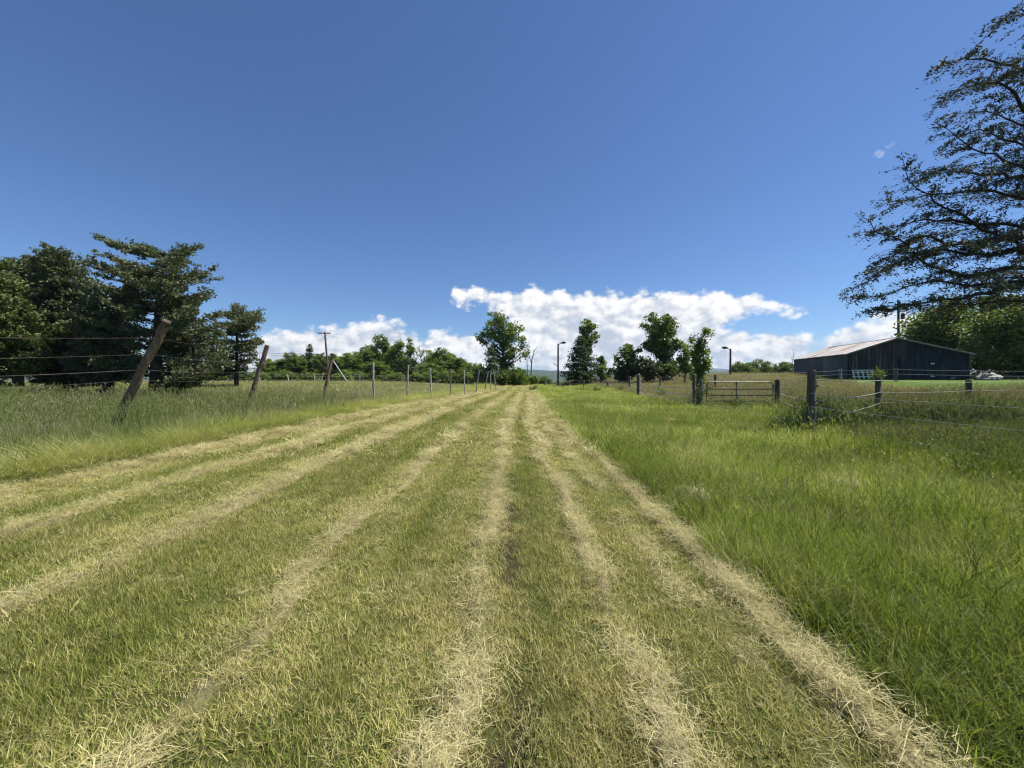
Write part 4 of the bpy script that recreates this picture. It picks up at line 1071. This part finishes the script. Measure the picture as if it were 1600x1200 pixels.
def left_fence():
    t = thing('deer_fence', 'tall old wire fence of leaning weathered wooden posts along the left of the mown track', 'fence', hit(583, 622))
    O = np.array(t.location)
    spec = [((-420, 800), (-390, 470), .11, POSTW), ((180, 662), (262, 503), .128, POSTW), ((387, 633), (418, 540), .118, POSTW), ((505, 624), (520, 553), .105, POSTW), ((584, 623), (583, 567), .085, POSTG), ((636, 620), (638, 571), .08, POSTG),
            ((674, 618), (672, 575), .08, POSTG), ((704, 615), (704, 577), .075, POSTG), ((726, 612), (725, 579), .075, POSTG), ((744, 610), (749, 578), .075, POSTG), ((766, 607), (767, 579), .07, POSTG), ((775, 606), (771, 578), .07, POSTG), ((758, 606), (763, 580), .07, POSTG)]
    tops, bases = [], []
    for i, ((bx, by), (tx, ty), r, mt) in enumerate(spec):
        if i == 0: x, y = -9.3, 4.6; b = np.array([x, y, float(gh(x, y))]); tp = b + np.array([.5, 0, 2.4])
        else:
            v = over(bx, by, .38 if i < 4 else .30); tp = np.array(at(tx, ty, v[1] * (1.0 if i != 1 else .985)))
            b = v - (tp - v) / (tp[2] - v[2]) * (.38 if i < 4 else .30)
        tops.append(tp); bases.append(b)
        post_mb(b - O, tp - O, r * .78, 500 + i).build('post', mt, t, False)
    order = list(range(0, 12))
    g = np.random.default_rng(12)
    for k, f in enumerate((.10, .22, .36, .50, .60, .72, .86)):
        pts = [bases[i] + (tops[i] - bases[i]) * (f + g.normal(0, .012)) - O + np.array([0, -.085 if i < 4 else -.065, 0]) for i in order]
        wire_mb(pts, .0018 if k != 4 else .003, .02 + .02 * g.random()).build('wire', RUSTW, t)
    # loose curls of old wire stapled round the first posts
    for i, fs in ((1, (.12, .2, .3, .42, .5, .58, .68, .8)), (2, (.3, .45, .62)), (3, (.4, .6))):
        for f in fs:
            c = bases[i] + (tops[i] - bases[i]) * f - O; r0 = .118 if i == 1 else .105
            a = np.linspace(-2.6, 2.6, 16) + g.normal(0, .4)
            p = np.stack([c[0] + r0 * np.sin(a), c[1] - r0 * np.cos(a), c[2] + .10 * np.sin(a * g.uniform(.6, 1.3)) + g.normal(0, .015, 16)], 1)
            p = np.concatenate([p, p[-1:] + np.array([[g.uniform(.05, .3) * (-1) ** int(f * 10), -.03, g.uniform(-.1, .12)]])])
            MB().tube(p, .0055, 5).build('wire', RUSTW, t)
    # a grey split top and the pale scar on the second leaning post
    c = bases[2] + (tops[2] - bases[2]) * .66 - O; dd = (tops[2] - bases[2]) / np.linalg.norm(tops[2] - bases[2])
    MB().tube([c + np.array([.075, -.078, 0]), c + dd * .2 + np.array([.086, -.078, 0]), c + dd * .4 + np.array([.082, -.070, 0])], [.005, .018, .004], 6).build('wood_scar', POSTG, t)
left_fence()

def road_fence():
    t = thing('road_fence', 'low old roadside fence of grey sticks along the far edge of the left field', 'fence', P(300, 52))
    O = np.array(t.location)
    spec = [((44, 603), (49, 572), 46), ((136, 603), (137, 577), 48), ((289, 603), (284, 579), 50), ((372, 605), (366, 578), 50), ((406, 604), (405, 583), 52), ((452, 605), (449, 585), 53), ((492, 605), (491, 584), 54), ((501, 604), (505, 584), 56), ((215, 600), (209, 580), 47), ((562, 604), (562, 584), 58), ((632, 604), (632, 586), 60)]
    B, T = [], []
    for i, ((bx, by), (tx, ty), d) in enumerate(spec):
        b = np.array(P(bx, d)); tp = np.array(at(tx, ty, d)); B.append(b); T.append(tp)
        post_mb(b - O, tp - O, .085 if i else .11, 530 + i, 8).build('post', POSTG, t)
    o = sorted(range(len(spec)), key=lambda i: B[i][0])
    for f in (.45, .75, .92):
        wire_mb([B[i] + (T[i] - B[i]) * f - O for i in o], .010, .02, 4).build('wire', RUSTW, t)
road_fence()

def right_fences():
    Z = np.array([0, 0, 1.])
    # 1. lane fence: near post, off towards the viewer, back to the gate
    nb = over(1268, 672, .2) - np.array([0, 0, .2]); nt_ = np.array(at(1268, 580, nb[1])); H = nt_[2] - nb[2]
    t = thing('cord_fence', 'paddock fence of dark round posts and white cords that includes the thick nearest post', 'fence', tuple(nb))
    O = nb.copy()
    gl = over(1085, 632, .25) - Z * .25; gr = over(1215, 632, .25) - Z * .25
    off = np.array([7.5, 2.0, float(gh(7.5, 2.0))])
    c1 = over(1372, 638, .3) - Z * .3; c2 = over(1514, 627, .3) - Z * .3; c3 = np.array([46., 22., float(gh(46, 22))])
    def post(b, h, r, sd, mt=POSTT, lean=(0, 0)):
        post_mb(b - O, b - O + np.array([lean[0], lean[1], h]), r, sd, 14).build('post', mt, t)
    post(nb, H, .10, 601); post(off, 1.6, .11, 602)
    post(gl, float(at(1085, 585, gl[1])[2] - gl[2]), .10, 603); post(gl + np.array([.40, .12, 0]), 1.42, .085, 613, POSTG); post(gr, float(at(1215, 594, gr[1])[2] - gr[2]), .125, 604)
    h1 = float(at(1372, 590, c1[1])[2] - c1[2]); h2 = float(at(1514, 594, c2[1])[2] - c2[2])
    post(c1, h1, .105, 605); post(c2, h2, .125, 606); post(c3, 1.4, .13, 607)
    front = np.array([0, -.13, 0])
    for za, zb in ((.36, .34), (.80, .80), (1.14, 1.12)):
        wire_mb([nb + Z * za + np.array([-.1, -.06, 0]) - O, off + Z * zb - O + np.array([-.1, 0, 0])], .004, .03, 6).build('cord', TAPE, t)
    for f in (.36, .56, .78, .90):
        wire_mb([nb + Z * H * f + front - O, gr + Z * 1.45 * f + front - O], .008, .02, 6).build('cord', TAPE, t)
    for f in (.34, .62, .93):
        wire_mb([nb + Z * H * (f - .06) + front - O, c1 + Z * h1 * f + front - O, c2 + Z * h2 * f + front - O, c3 + Z * 1.4 * f - O], .010 if f > .9 else .008, .02, 6).build('cord', TAPE, t)
    # low strand past the gate over a thin stake
    st = over(1168, 645, .2) - Z * .2; post_mb(st - O, st - O + Z * .62, .022, 608, 8, bury=.2).build('stake', TAPE, t)
    wire_mb([gl + Z * .42 + np.array([.2, -.18, 0]) - O, st + Z * .22 - O, nb + Z * .42 + np.array([-.12, -.1, 0]) - O], .0075, .02, 6).build('cord', TAPE, t)
    # insulators on the near post
    for f in (.16, .36, .5, .56, .78, .9):
        MB().tube([nb + Z * H * f + np.array([.05, -.10, 0]) - O, nb + Z * H * f + np.array([.05, -.155, 0]) - O], [.016, .02], 8).build('insulator', POLEM, t)
    # 2. fence across the far end of the lane field
    b0 = over(998, 616, .25) - Z * .25; seq = [gl, b0]
    t2 = thing('cord_fence', 'dark post and pale cord fence running from the gate to the track end', 'fence', tuple(b0))
    O2 = b0.copy()
    def post2(b, h, r, sd, mt=POSTT): post_mb(b - O2, b - O2 + Z * h, r, sd, 10).build('post', mt, t2)
    post2(b0, float(at(998, 586, b0[1])[2] - b0[2]), .17, 620)
    ys = [44, 50, 54, 58, 60]
    for i, (px, d, top) in enumerate(((984, 44, 588), (950, 48, 597), (912, 52, 597), (880, 56, 598), (852, 60, 596))):
        b = np.array(P(px, d)); seq.append(b); post2(b, float(at(px, top, d)[2] - b[2]), .13 if px != 912 else .09, 621 + i)
    for z in (.35, .72, 1.05):
        pts = [p + Z * z - O2 + np.array([0, -.12, 0]) for p in seq]
        if z > 1: # the white cord hangs over a prop near the far end
            a = np.array(P(872, 57)); pts = pts[:-1] + [np.array([*a[:2], float(at(872, 593, 57)[2])]) - O2, pts[-1] - np.array([0, 0, .2])]
        wire_mb(pts, .016, .02, 6).build('cord', TAPE, t2)
    a = np.array(P(872, 57)); MB().tube([np.array([a[0], a[1], a[2]]) - O2, np.array([a[0] - .1, a[1], float(at(872, 593, 57)[2])]) - O2], .03, 6).build('prop', SNAG, t2)
    # 3. fence on the far side of the paddock
    seq = []
    t3 = thing('cord_fence', 'low back fence with pale cords across the brown paddock in front of the barn lawn', 'fence', P(1118, 40))
    O3 = np.array(t3.location)
    for i, (px, d, top, r) in enumerate(((1031, 46, 588, .13), (1118, 40, 586, .14), (1313, 37, 596, .13), (1400, 33, 592, .14), (1640, 28, 592, .14))):
        b = np.array(P(px, d)); hh = max(1.15, float(at(px, top, d)[2] - b[2])); seq.append(b + Z * hh)
        post_mb(b - O3, b - O3 + Z * hh, r, 640 + i, 10).build('post', POSTT, t3)
    for z in (.12, .5): wire_mb([p - Z * z - O3 + np.array([0, -.13, 0]) for p in seq], .012, .02, 6).build('cord', TAPE, t3)
    # gate
    x0, y0 = gl[0] + .62, gl[1] + .05; x1, y1 = gr[0] - .22, gr[1]
    L = math.hypot(x1 - x0, y1 - y0); rz = math.atan2(y1 - y0, x1 - x0); zg = float(gh((x0 + x1) / 2, y0))
    gt = thing('farm_gate', 'wide tubular steel farm gate hanging between two stout posts', 'gate', (x0, y0, zg), None, rz)
    top, bot = 1.36, .12
    ph = np.linspace(0, math.pi / 2, 6); rr = .22
    loop = [(0, bot), (0, top)]
    loop = [(0.0, bot)] + [(rr - rr * math.cos(a), top - rr + rr * math.sin(a)) for a in ph] + [(L - rr + rr * math.sin(a), top - rr + rr * math.cos(a)) for a in ph] + [(L, bot), (0, bot)]
    MB().tube([(x, 0, z) for x, z in loop], .032, 10).build('frame', STEEL, gt, True)
    for z in (.42, .70, 1.0): MB().tube([(0, 0, z), (L * .5, .0, z - .01), (L, 0, z)], .024, 10).build('rail', STEEL, gt, True)
    MB().box((L * .45, 0, .72), (.05, .045, 1.24)).build('brace', STEEL, gt)
    for z in (.45, 1.15): MB().box((L + .08, 0, z), (.16, .03, .06)).tube([(L + .03, 0, z - .06), (L + .03, 0, z + .06)], .02, 8).build('hinge', STEEL, gt)
    MB().tube([(0, -.03, .98), (-.2, -.06, .93), (-.3, 0, .99)], .012, 6).build('chain', STEEL, gt)
right_fences()

# ------------------------------------------------------------------ poles, lamps, signs
def lamp(px, d, top, dirn, label):
    b = np.array(P(px, d)); h = float(at(px, top, d)[2] - b[2]); t = thing('lamp_post', label, 'lamp post', tuple(b))
    MB().tube([(0, 0, -.2), (0, 0, h)], [.17, .12], 12).build('pole', POLEM, t)
    MB().tube([(0, 0, h - .25), (dirn * .35, 0, h + .02), (dirn * .6, 0, h + .12)], .045, 8).build('arm', POLEM, t)
    head = MB().box((dirn * .85, 0, h + .14), (.75, .42, .20), ry=-.12 * dirn).tube([(dirn * .6, 0, h + .25), (dirn * .95, 0, h + .27)], .09, 8).build('lamp_head', POLEM, t)
    MB().tube([(dirn * .95, 0, h + .03), (dirn * .95, 0, h - .07)], [.17, .10], 10).build('lens', GLASS, head)
    if dirn > 0:
        MB().tube([(0, 0, h * .47), (-.55, 0, h * .52)], .04, 6).box((-.6, 0, h * .53), (.2, .16, .12)).build('bracket', POLEM, t)
lamp(872, 62, 537, 1, 'dark lamp post with its head turned right beside the dark spruce')
lamp(1141, 58, 545, -1, 'dark lamp post with its head turned left, standing behind the gate')

def utility():
    d = 66.; b = np.array(P(514, d)); h = float(at(508, 519, d)[2] - b[2]); lx = (508 - 514) / F * d
    t = thing('utility_pole', 'wooden utility pole with a crossarm and a pale slanting guy guard before the far wood', 'utility pole', tuple(b))
    MB().tube([(0, 0, -.3), (lx * .5, 0, h * .5), (lx, 0, h)], [.2, .17, .13], 12).build('pole', BARK, t)
    MB().box((lx, -.16, h - .22), (2.1, .12, .14)).build('crossarm', BARK, t)
    for k in (-.95, -.5, .5, .95):
        MB().tube([(lx + k, -.16, h - .15), (lx + k, -.16, h + .02), (lx + k, -.16, h + .1)], [.05, .06, .03], 8).build('insulator', GLASS, t)
    for k in (-1, 1): MB().tube([(lx + k * .75, -.24, h - .27), (lx, -.2, h - .95)], .025, 6).build('brace', BARK, t)
    g0, g1, g2 = [np.array(at(px, py, d - 2)) - b for px, py in ((513, 548), (521, 564), (544, 599))]
    MB().tube([np.array((lx * .6, 0, h * .72)), g0, g1], .018, 6).build('guy_wire', WIRE, t)
    MB().tube([g1, (g1 + g2) / 2, g2], .09, 8).build('guy_guard', TAPE, t)
    # lines running off to the left and to the right behind the wood
    for k, (px, py) in enumerate(((380, 549), (392, 553))):
        e = np.array(at(px - 120, py - 4, d)) - b
        wire_mb([np.array((lx, 0, h * .56 - k * .3)), e], .03 - .01 * k, .015, 5, 14).build('power_line', POLEM, t)
    d2 = 60.; b2 = np.array(P(1404, d2)); h2 = float(at(1401, 470, d2)[2] - b2[2])
    t2 = thing('utility_pole', 'utility pole with a transformer can rising behind the barn ridge', 'utility pole', tuple(b2))
    MB().tube([(0, 0, -.3), (-.2, 0, h2)], [.19, .14], 10).build('pole', BARK, t2)
    MB().tube([(.42, -.1, h2 - 2.9), (.42, -.1, h2 - 2.75), (.42, -.1, h2 - 2.05), (.42, -.1, h2 - 1.98)], [.2, .25, .25, .12], 14).build('transformer', POLEM, t2)
    MB().box((-.1, -.2, h2 - .6), (1.5, .1, .12)).build('crossarm', BARK, t2)
    MB().tube([(.42, -.1, h2 - 1.98), (.42, -.1, h2 - 1.75)], .04, 6).build('bushing', GLASS, t2)
utility()

def signs():
    d = 56.
    b = np.array(P(266, d)); h = float(at(266, 586, d)[2] - b[2])
    t = thing('road_sign', 'small pale square sign on a thin post beyond the ragged cedar trunk', 'sign', tuple(b))
    MB().box((0, 0, h * .5), (.06, .05, h)).build('post', STEEL, t); MB().box((0, -.05, h - .1), (.95, .03, .95)).build('panel', simple('pale_sign', (.70, .68, .50), (.78, .76, .60), 4, .5), t)
    b = np.array(P(293, d)); h = float(at(293, 586, d)[2] - b[2])
    t = thing('road_sign', 'grey round back of a road sign right of the pale square sign', 'sign', tuple(b))
    MB().box((0, 0, h * .5), (.07, .05, h)).build('post', STEEL, t)
    MB().tube([(0, .06, h - .05), (0, .03, h - .05)], [.52, .52], 24).build('panel', simple('grey_sign_back', (.26, .27, .27), (.38, .39, .39), 4, .4, metal=.4), t)
signs()

# ------------------------------------------------------------------ barn
def barn():
    o = np.array([36.8, 42.0]); u = np.array([.965, -.262]); vv = np.array([.262, .965])
    z0 = float(gh(36.8, 42)) - .05
    rz = math.atan2(u[1], u[0])
    t = thing('barn', 'long dark barn with weathered metal and board walls under a rusty pale sheet roof', 'barn', (o[0], o[1], z0), None, rz)
    W, L, HE, PK, PX, HR = 10.4, 13.2, 2.95, 4.45, 4.2, 2.7
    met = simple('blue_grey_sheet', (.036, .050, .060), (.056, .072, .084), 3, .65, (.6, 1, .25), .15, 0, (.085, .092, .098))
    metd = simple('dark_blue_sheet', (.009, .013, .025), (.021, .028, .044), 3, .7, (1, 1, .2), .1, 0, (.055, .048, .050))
    brd = simple('maroon_boards', (.022, .016, .021), (.056, .042, .050), 5, .9, (4, 4, .25), 0, .4, (.11, .095, .09))
    roofm = simple('rusty_sheet_roof', (.36, .335, .31), (.50, .475, .45), 1.5, .6, (.35, 2.2, 1), .2, 0, (.26, .17, .12))
    def zr(x): return np.where(x < PX, HE + (PK - HE) * x / PX, PK + (HR - PK) * (x - PX) / (W - PX))
    def sheet(x0, x1, zt, y, mat, name, parent, amp=.022, pitch=.19, zb=-.1, yb=None):
        """corrugated sheet wall along x at y; zt gives the top edge"""
        n = max(4, int((x1 - x0) / pitch * 6)); xs = np.linspace(x0, x1, n); off = amp * np.sin(xs / pitch * 6.283)
        top = zt(xs); m = MB()
        v = np.concatenate([np.stack([xs, y - off, np.full(n, zb)], 1), np.stack([xs, y - off, top], 1), np.stack([xs, y + .06 + 0 * xs, np.full(n, zb)], 1), np.stack([xs, y + .06 + 0 * xs, top], 1)])
        i = np.arange(n - 1)
        q = np.concatenate([np.stack([i, i + 1, n + i + 1, n + i], 1), np.stack([2 * n + i, 3 * n + i, 3 * n + i + 1, 2 * n + i + 1], 1), np.stack([n + i, n + i + 1, 3 * n + i + 1, 3 * n + i], 1)])
        m.add(v, [q]); return m.build(name, mat, parent)
    g = np.random.default_rng(3)
    # front gable: boards on the left half, sheet metal on the right
    m = MB(); x = 0.
    while x < PX - .05:
        w = min(g.uniform(.15, .24), PX - x); y = -.02 - g.random() * .025; zb = g.uniform(-.05, .12)
        z1, z2 = float(zr(x)) - .05 + g.normal(0, .01), float(zr(x + w)) - .05
        a = [(x + .008, y, zb), (x + w - .008, y, zb), (x + w - .008, y, z2), (x + .008, y, z1)]; b = [(p[0], .04, p[2]) for p in a]
        m.add(a + b, [[[0, 1, 2, 3], [1, 5, 6, 2], [4, 0, 3, 7], [3, 2, 6, 7], [5, 4, 7, 6]]]); x += w
    m.build('board_wall', brd, t)
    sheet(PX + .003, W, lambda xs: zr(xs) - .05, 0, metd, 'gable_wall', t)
    # side wall facing the paddock runs back along +y
    so_ = sheet(0, L, lambda xs: xs * 0 + HE - .04, 0, met, 'side_wall', t)
    so_.rotation_euler = (0, 0, R(90)); so_.location = (-.003, 0.07, 0)
    so_.scale = (1, 1, 1)
    MB().box((-.05, L * .36, HE / 2 - .05), (.035, .85, HE - .1)).build('wall_patch', simple('grey_sheet', (.085, .095, .105), (.12, .13, .14), 3, .6), t)
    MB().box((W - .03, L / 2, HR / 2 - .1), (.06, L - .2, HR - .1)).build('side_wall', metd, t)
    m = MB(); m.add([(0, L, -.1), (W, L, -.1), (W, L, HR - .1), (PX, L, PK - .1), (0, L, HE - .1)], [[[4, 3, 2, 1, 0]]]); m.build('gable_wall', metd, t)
    # roof slopes: corrugated sheets with an uneven outer edge
    def slope(xa, za, xb, zb_, name, seed):
        gg = np.random.default_rng(seed); ny, nx = 300, 6
        ys = np.linspace(-.28, L + .3, ny); s = np.linspace(0, 1, nx)
        X = xa + (xb - xa) * s[None, :] + 0 * ys[:, None]; Zs = za + (zb_ - za) * s[None, :] + .018 * np.sin(ys / .16 * 6.283)[:, None] + .02 * np.sin(ys * .9 + seed)[:, None] * (1 - np.abs(2 * s - 1))[None]
        Zs[:, 0] -= gg.normal(0, .012, ny // 6 + 1).repeat(6)[:ny]
        Y = ys[:, None] + 0 * X; v = np.stack([X, Y, Zs], -1).reshape(-1, 3); v2 = v - np.array([0, 0, .05])
        i = np.arange(ny - 1)[:, None] * nx; j = np.arange(nx - 1)[None]
        q = np.stack([i + j, i + j + 1, i + nx + j + 1, i + nx + j], -1).reshape(-1, 4); N = len(v)
        e = []
        for k in range(nx - 1): e.append([k, N + k, N + k + 1, k + 1])
        for k in range(ny - 1): e.append([k * nx, (k + 1) * nx, N + (k + 1) * nx, N + k * nx])
        m = MB(); m.add(np.concatenate([v, v2]), [q, q[:, ::-1] + N, np.array(e)]); return m.build(name, roofm, t)
    k = .30
    sl = (PK - HE) / PX; sr = (HR - PK) / (W - PX)
    slope(-k, HE - sl * k + .03, PX + .02, PK + .05, 'roof', 1); slope(W + k, HR + sr * k + .03, PX - .02, PK + .055, 'roof', 2)
    MB().tube([(PX, -.3, PK + .05), (PX, L * .4, PK + .03), (PX, L + .3, PK + .06)], .07, 8).build('ridge_cap', roofm, t)
    # fascia boards along the gable
    for xa, za, xb, zb_ in ((-k, HE - sl * k - .03, PX - .01, PK - .01), (PX + .01, PK - .01, W + k, HR + sr * k - .03)):
        m = MB(); a = [(xa, -.30, za - .10), (xb, -.30, zb_ - .10), (xb, -.30, zb_ + .0), (xa, -.30, za)]; b = [(p[0], -.26, p[2]) for p in a]
        m.add(a + b, [[[0, 1, 2, 3], [7, 6, 5, 4], [0, 4, 5, 1], [3, 2, 6, 7]]]); m.build('fascia', simple('old_fascia', (.09, .075, .065), (.2, .17, .15), 5, .9, (.3, 1, 1)), t)
    # sliding door with its rail
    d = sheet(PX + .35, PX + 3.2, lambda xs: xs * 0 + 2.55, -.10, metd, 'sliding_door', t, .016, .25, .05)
    MB().box((PX + 1.05, -.13, .3), (.05, .03, .9)).build('edge_strip', met, d)
    MB().box((PX + 2.3, -.10, 2.66), (5.0, .10, .10)).build('door_rail', metd, t)
    whi = simple('white_hardware', (.55, .55, .53), (.68, .68, .66), 6, .6)
    for xx, zz in ((PX - .10, 1.15), (PX - .12, .12), (PX + 3.05, 1.72), (PX + 3.05, .40)):
        MB().box((xx, -.155, zz), (.34, .025, .07), ry=.1).box((xx - .08, -.158, zz), (.08, .028, .17)).build('hinge', whi, t)
    MB().box((PX + .03, -.06, 1.9), (.10, .05, 3.8)).build('corner_trim', metd, t)
barn()

def yard():
    # white wooden rack leaning on the barn
    d = 41.2; b = np.array(P(1348, d)); t = thing('wooden_rack', 'white slatted wooden rack leaning against the maroon boards of the barn', 'rack', tuple(b), None, -.22)
    wood = simple('white_painted_wood', (.58, .57, .54), (.75, .74, .71), 6, .8, (1, 1, 1), 0, 0, (.42, .40, .36))
    for z in (.32, .80): MB().box((0, .0, z), (1.9, .04, .09), rx=-.15).build('rail', wood, t)
    MB().box((0, .02, 1.02), (1.9, .05, .1)).build('rail', wood, t)
    for k in range(5):
        MB().box((-.85 + k * .43, -.035, .55), (.10, .035, 1.02), ry=-.22).build('slat', wood, t)
    # heap by the barn's right end
    x, y = 46.5, 37.5; z = float(gh(x, y))
    g = np.random.default_rng(14)
    bm = MB()
    n, k = 18, 10
    th, ph = np.meshgrid(np.linspace(0, 2 * np.pi, n, endpoint=False), np.linspace(.02, np.pi - .02, k))
    dd = 1 + .22 * np.sin(3 * th + 1) * np.sin(ph) + .15 * np.cos(5 * ph + th)
    v = np.stack([1.0 * dd * np.sin(ph) * np.cos(th), .7 * dd * np.sin(ph) * np.sin(th), .5 * dd * np.cos(ph) + .2], -1).reshape(-1, 3)
    i = np.arange(k - 1)[:, None] * n; j = np.arange(n)[None]; j2 = (j + 1) % n
    bm.add(v, [np.stack([i + j, i + n + j, i + n + j2, i + j2], -1).reshape(-1, 4)])
    r = bm.build('boulder', simple('pale_rock', (.22, .215, .20), (.40, .39, .37), 2.5, .9, (1, 1, 1), 0, .7), None, False); r.location = (49.2, 39.5, float(gh(49.2, 39.5)))
    tag(r, 'pale boulder lying in the grass at the right end of the barn', 'boulder')
    for q, (lab, a, bb) in enumerate((('pale fallen log sloping to the left of the boulder', (46.6, 38.6, .1), (48.2, 39.0, .75)), ('grey fallen branch lying behind the pale fallen log', (45.3, 39.6, .15), (48.0, 40.2, .62)))):
        m = MB(); m.tube(bez(np.array(a) - np.array([46.6, 38.6, 0]), (np.array(a) + np.array(bb)) / 2 - np.array([46.6, 38.6, -.15]), np.array(bb) - np.array([46.6, 38.6, 0]), 7), np.linspace(.16, .07, 7), 8)
        for _ in range(3):
            e = np.array([g.uniform(.5, 1.4), g.uniform(-.3, .3), g.uniform(.2, .7)]) + np.array(a) - np.array([46.6, 38.6, 0]); m.tube([e - np.array([.2, 0, .2]), e + np.array([g.uniform(-.3, .4), -.1, .35])], [.04, .012], 6)
        l = m.build('fallen_log', SNAG, None, True); l.location = (46.6, 38.6, float(gh(46.6, 38.6))); tag(l, lab, 'log')
yard()

# ------------------------------------------------------------------ road, hills
def far_land():
    xs = np.linspace(-190, -6, 90); yc = 64 + .012 * (xs + 60) ** 2 * .2
    rows = []
    for off, dz in ((-2.6, .03), (-2.2, .10), (0, .13), (2.2, .10), (2.6, .03)):
        rows.append(np.stack([xs, yc + off, gh(xs, yc + off) + dz], 1))
    v = np.concatenate(rows); n = len(xs); i = np.arange(4)[:, None] * n; j = np.arange(n - 1)[None]
    q = np.stack([i + j, i + j + 1, i + n + j + 1, i + n + j], -1).reshape(-1, 4)
    kind(mesh_obj('road', v, [q], simple('pale_road', (.20, .20, .195), (.28, .28, .27), 1.5, .9), smooth=True), 'structure')
    def ridge(name, y0, y1, prof, mat, zlow, seed, rough):
        xs = np.linspace(-1.6 * y1, 1.6 * y1, 520); k = 22
        px = 800 + xs / y1 * F; top = np.interp(px, [p[0] for p in prof], [p[1] for p in prof]); H = CAM_H + (HOR - top) / F * y1
        t = np.linspace(0, 1, k)
        X = np.repeat(xs[None], k, 0) * (y0 + (y1 - y0) * t[:, None]) / y1; Y = y0 + (y1 - y0) * t[:, None] + 0 * X
        Zz = zlow + (H[None] - zlow) * sm(t)[:, None] + rough * (fbm(X / (rough * 9), Y / (rough * 9), seed, 4) - .5) * sm(t * 3)[:, None]
        X2 = np.concatenate([X, X[-1:]]); Y2 = np.concatenate([Y, Y[-1:] + (y1 - y0) * .7]); Z2 = np.concatenate([Zz, np.full((1, len(xs)), zlow - 30)])
        v = np.stack([X2, Y2, Z2], -1).reshape(-1, 3); nc = len(xs); i = np.arange(k)[:, None] * nc; j = np.arange(nc - 1)[None]
        q = np.stack([i + j, i + j + 1, i + nc + j + 1, i + nc + j], -1).reshape(-1, 4)
        kind(mesh_obj(name, v, [q], mat, smooth=False), 'structure')
    woods = simple('wooded_slope', (.016, .032, .010), (.045, .068, .020), .012, .95, (1, 1, 1))
    ridge('hills', 1200, 3200, [(-200, 584), (300, 582), (600, 580), (740, 577), (800, 577), (830, 578.5), (880, 580.5), (1000, 582), (1100, 581), (1160, 578), (1230, 577), (1320, 579), (1700, 580), (2200, 582)], woods, -18, 5, 14)
    ridge('mountains', 4200, 5400, [(-200, 588), (900, 586), (1020, 580), (1060, 577), (1095, 575.5), (1125, 577), (1170, 580), (1300, 584), (2000, 588)], woods, -20, 6, 30)
far_land()

def haze():
    x0, x1, y0, y1, z0, z1 = -9400., 9400., -300., 6600., -75., 162.
    m = MB(); m.box(((x0 + x1) / 2, (y0 + y1) / 2, (z0 + z1) / 2), (x1 - x0, y1 - y0, z1 - z0))
    mt = bpy.data.materials.new('thin_air'); mt.use_nodes = True; nt = NT(mt.node_tree); nt.n.remove(nt.n['Principled BSDF'])
    v = nt.new('ShaderNodeVolumePrincipled'); v.inputs['Color'].default_value = (.62, .78, 1, 1); v.inputs['Density'].default_value = HAZE_D; v.inputs['Anisotropy'].default_value = .2
    nt.l.new(v.outputs[0], nt.n['Material Output'].inputs['Volume'])
    kind(m.build('haze', mt), 'stuff', 'thin bluish summer haze over the distant hills', 'haze')
HAZE_D = .00008
haze()
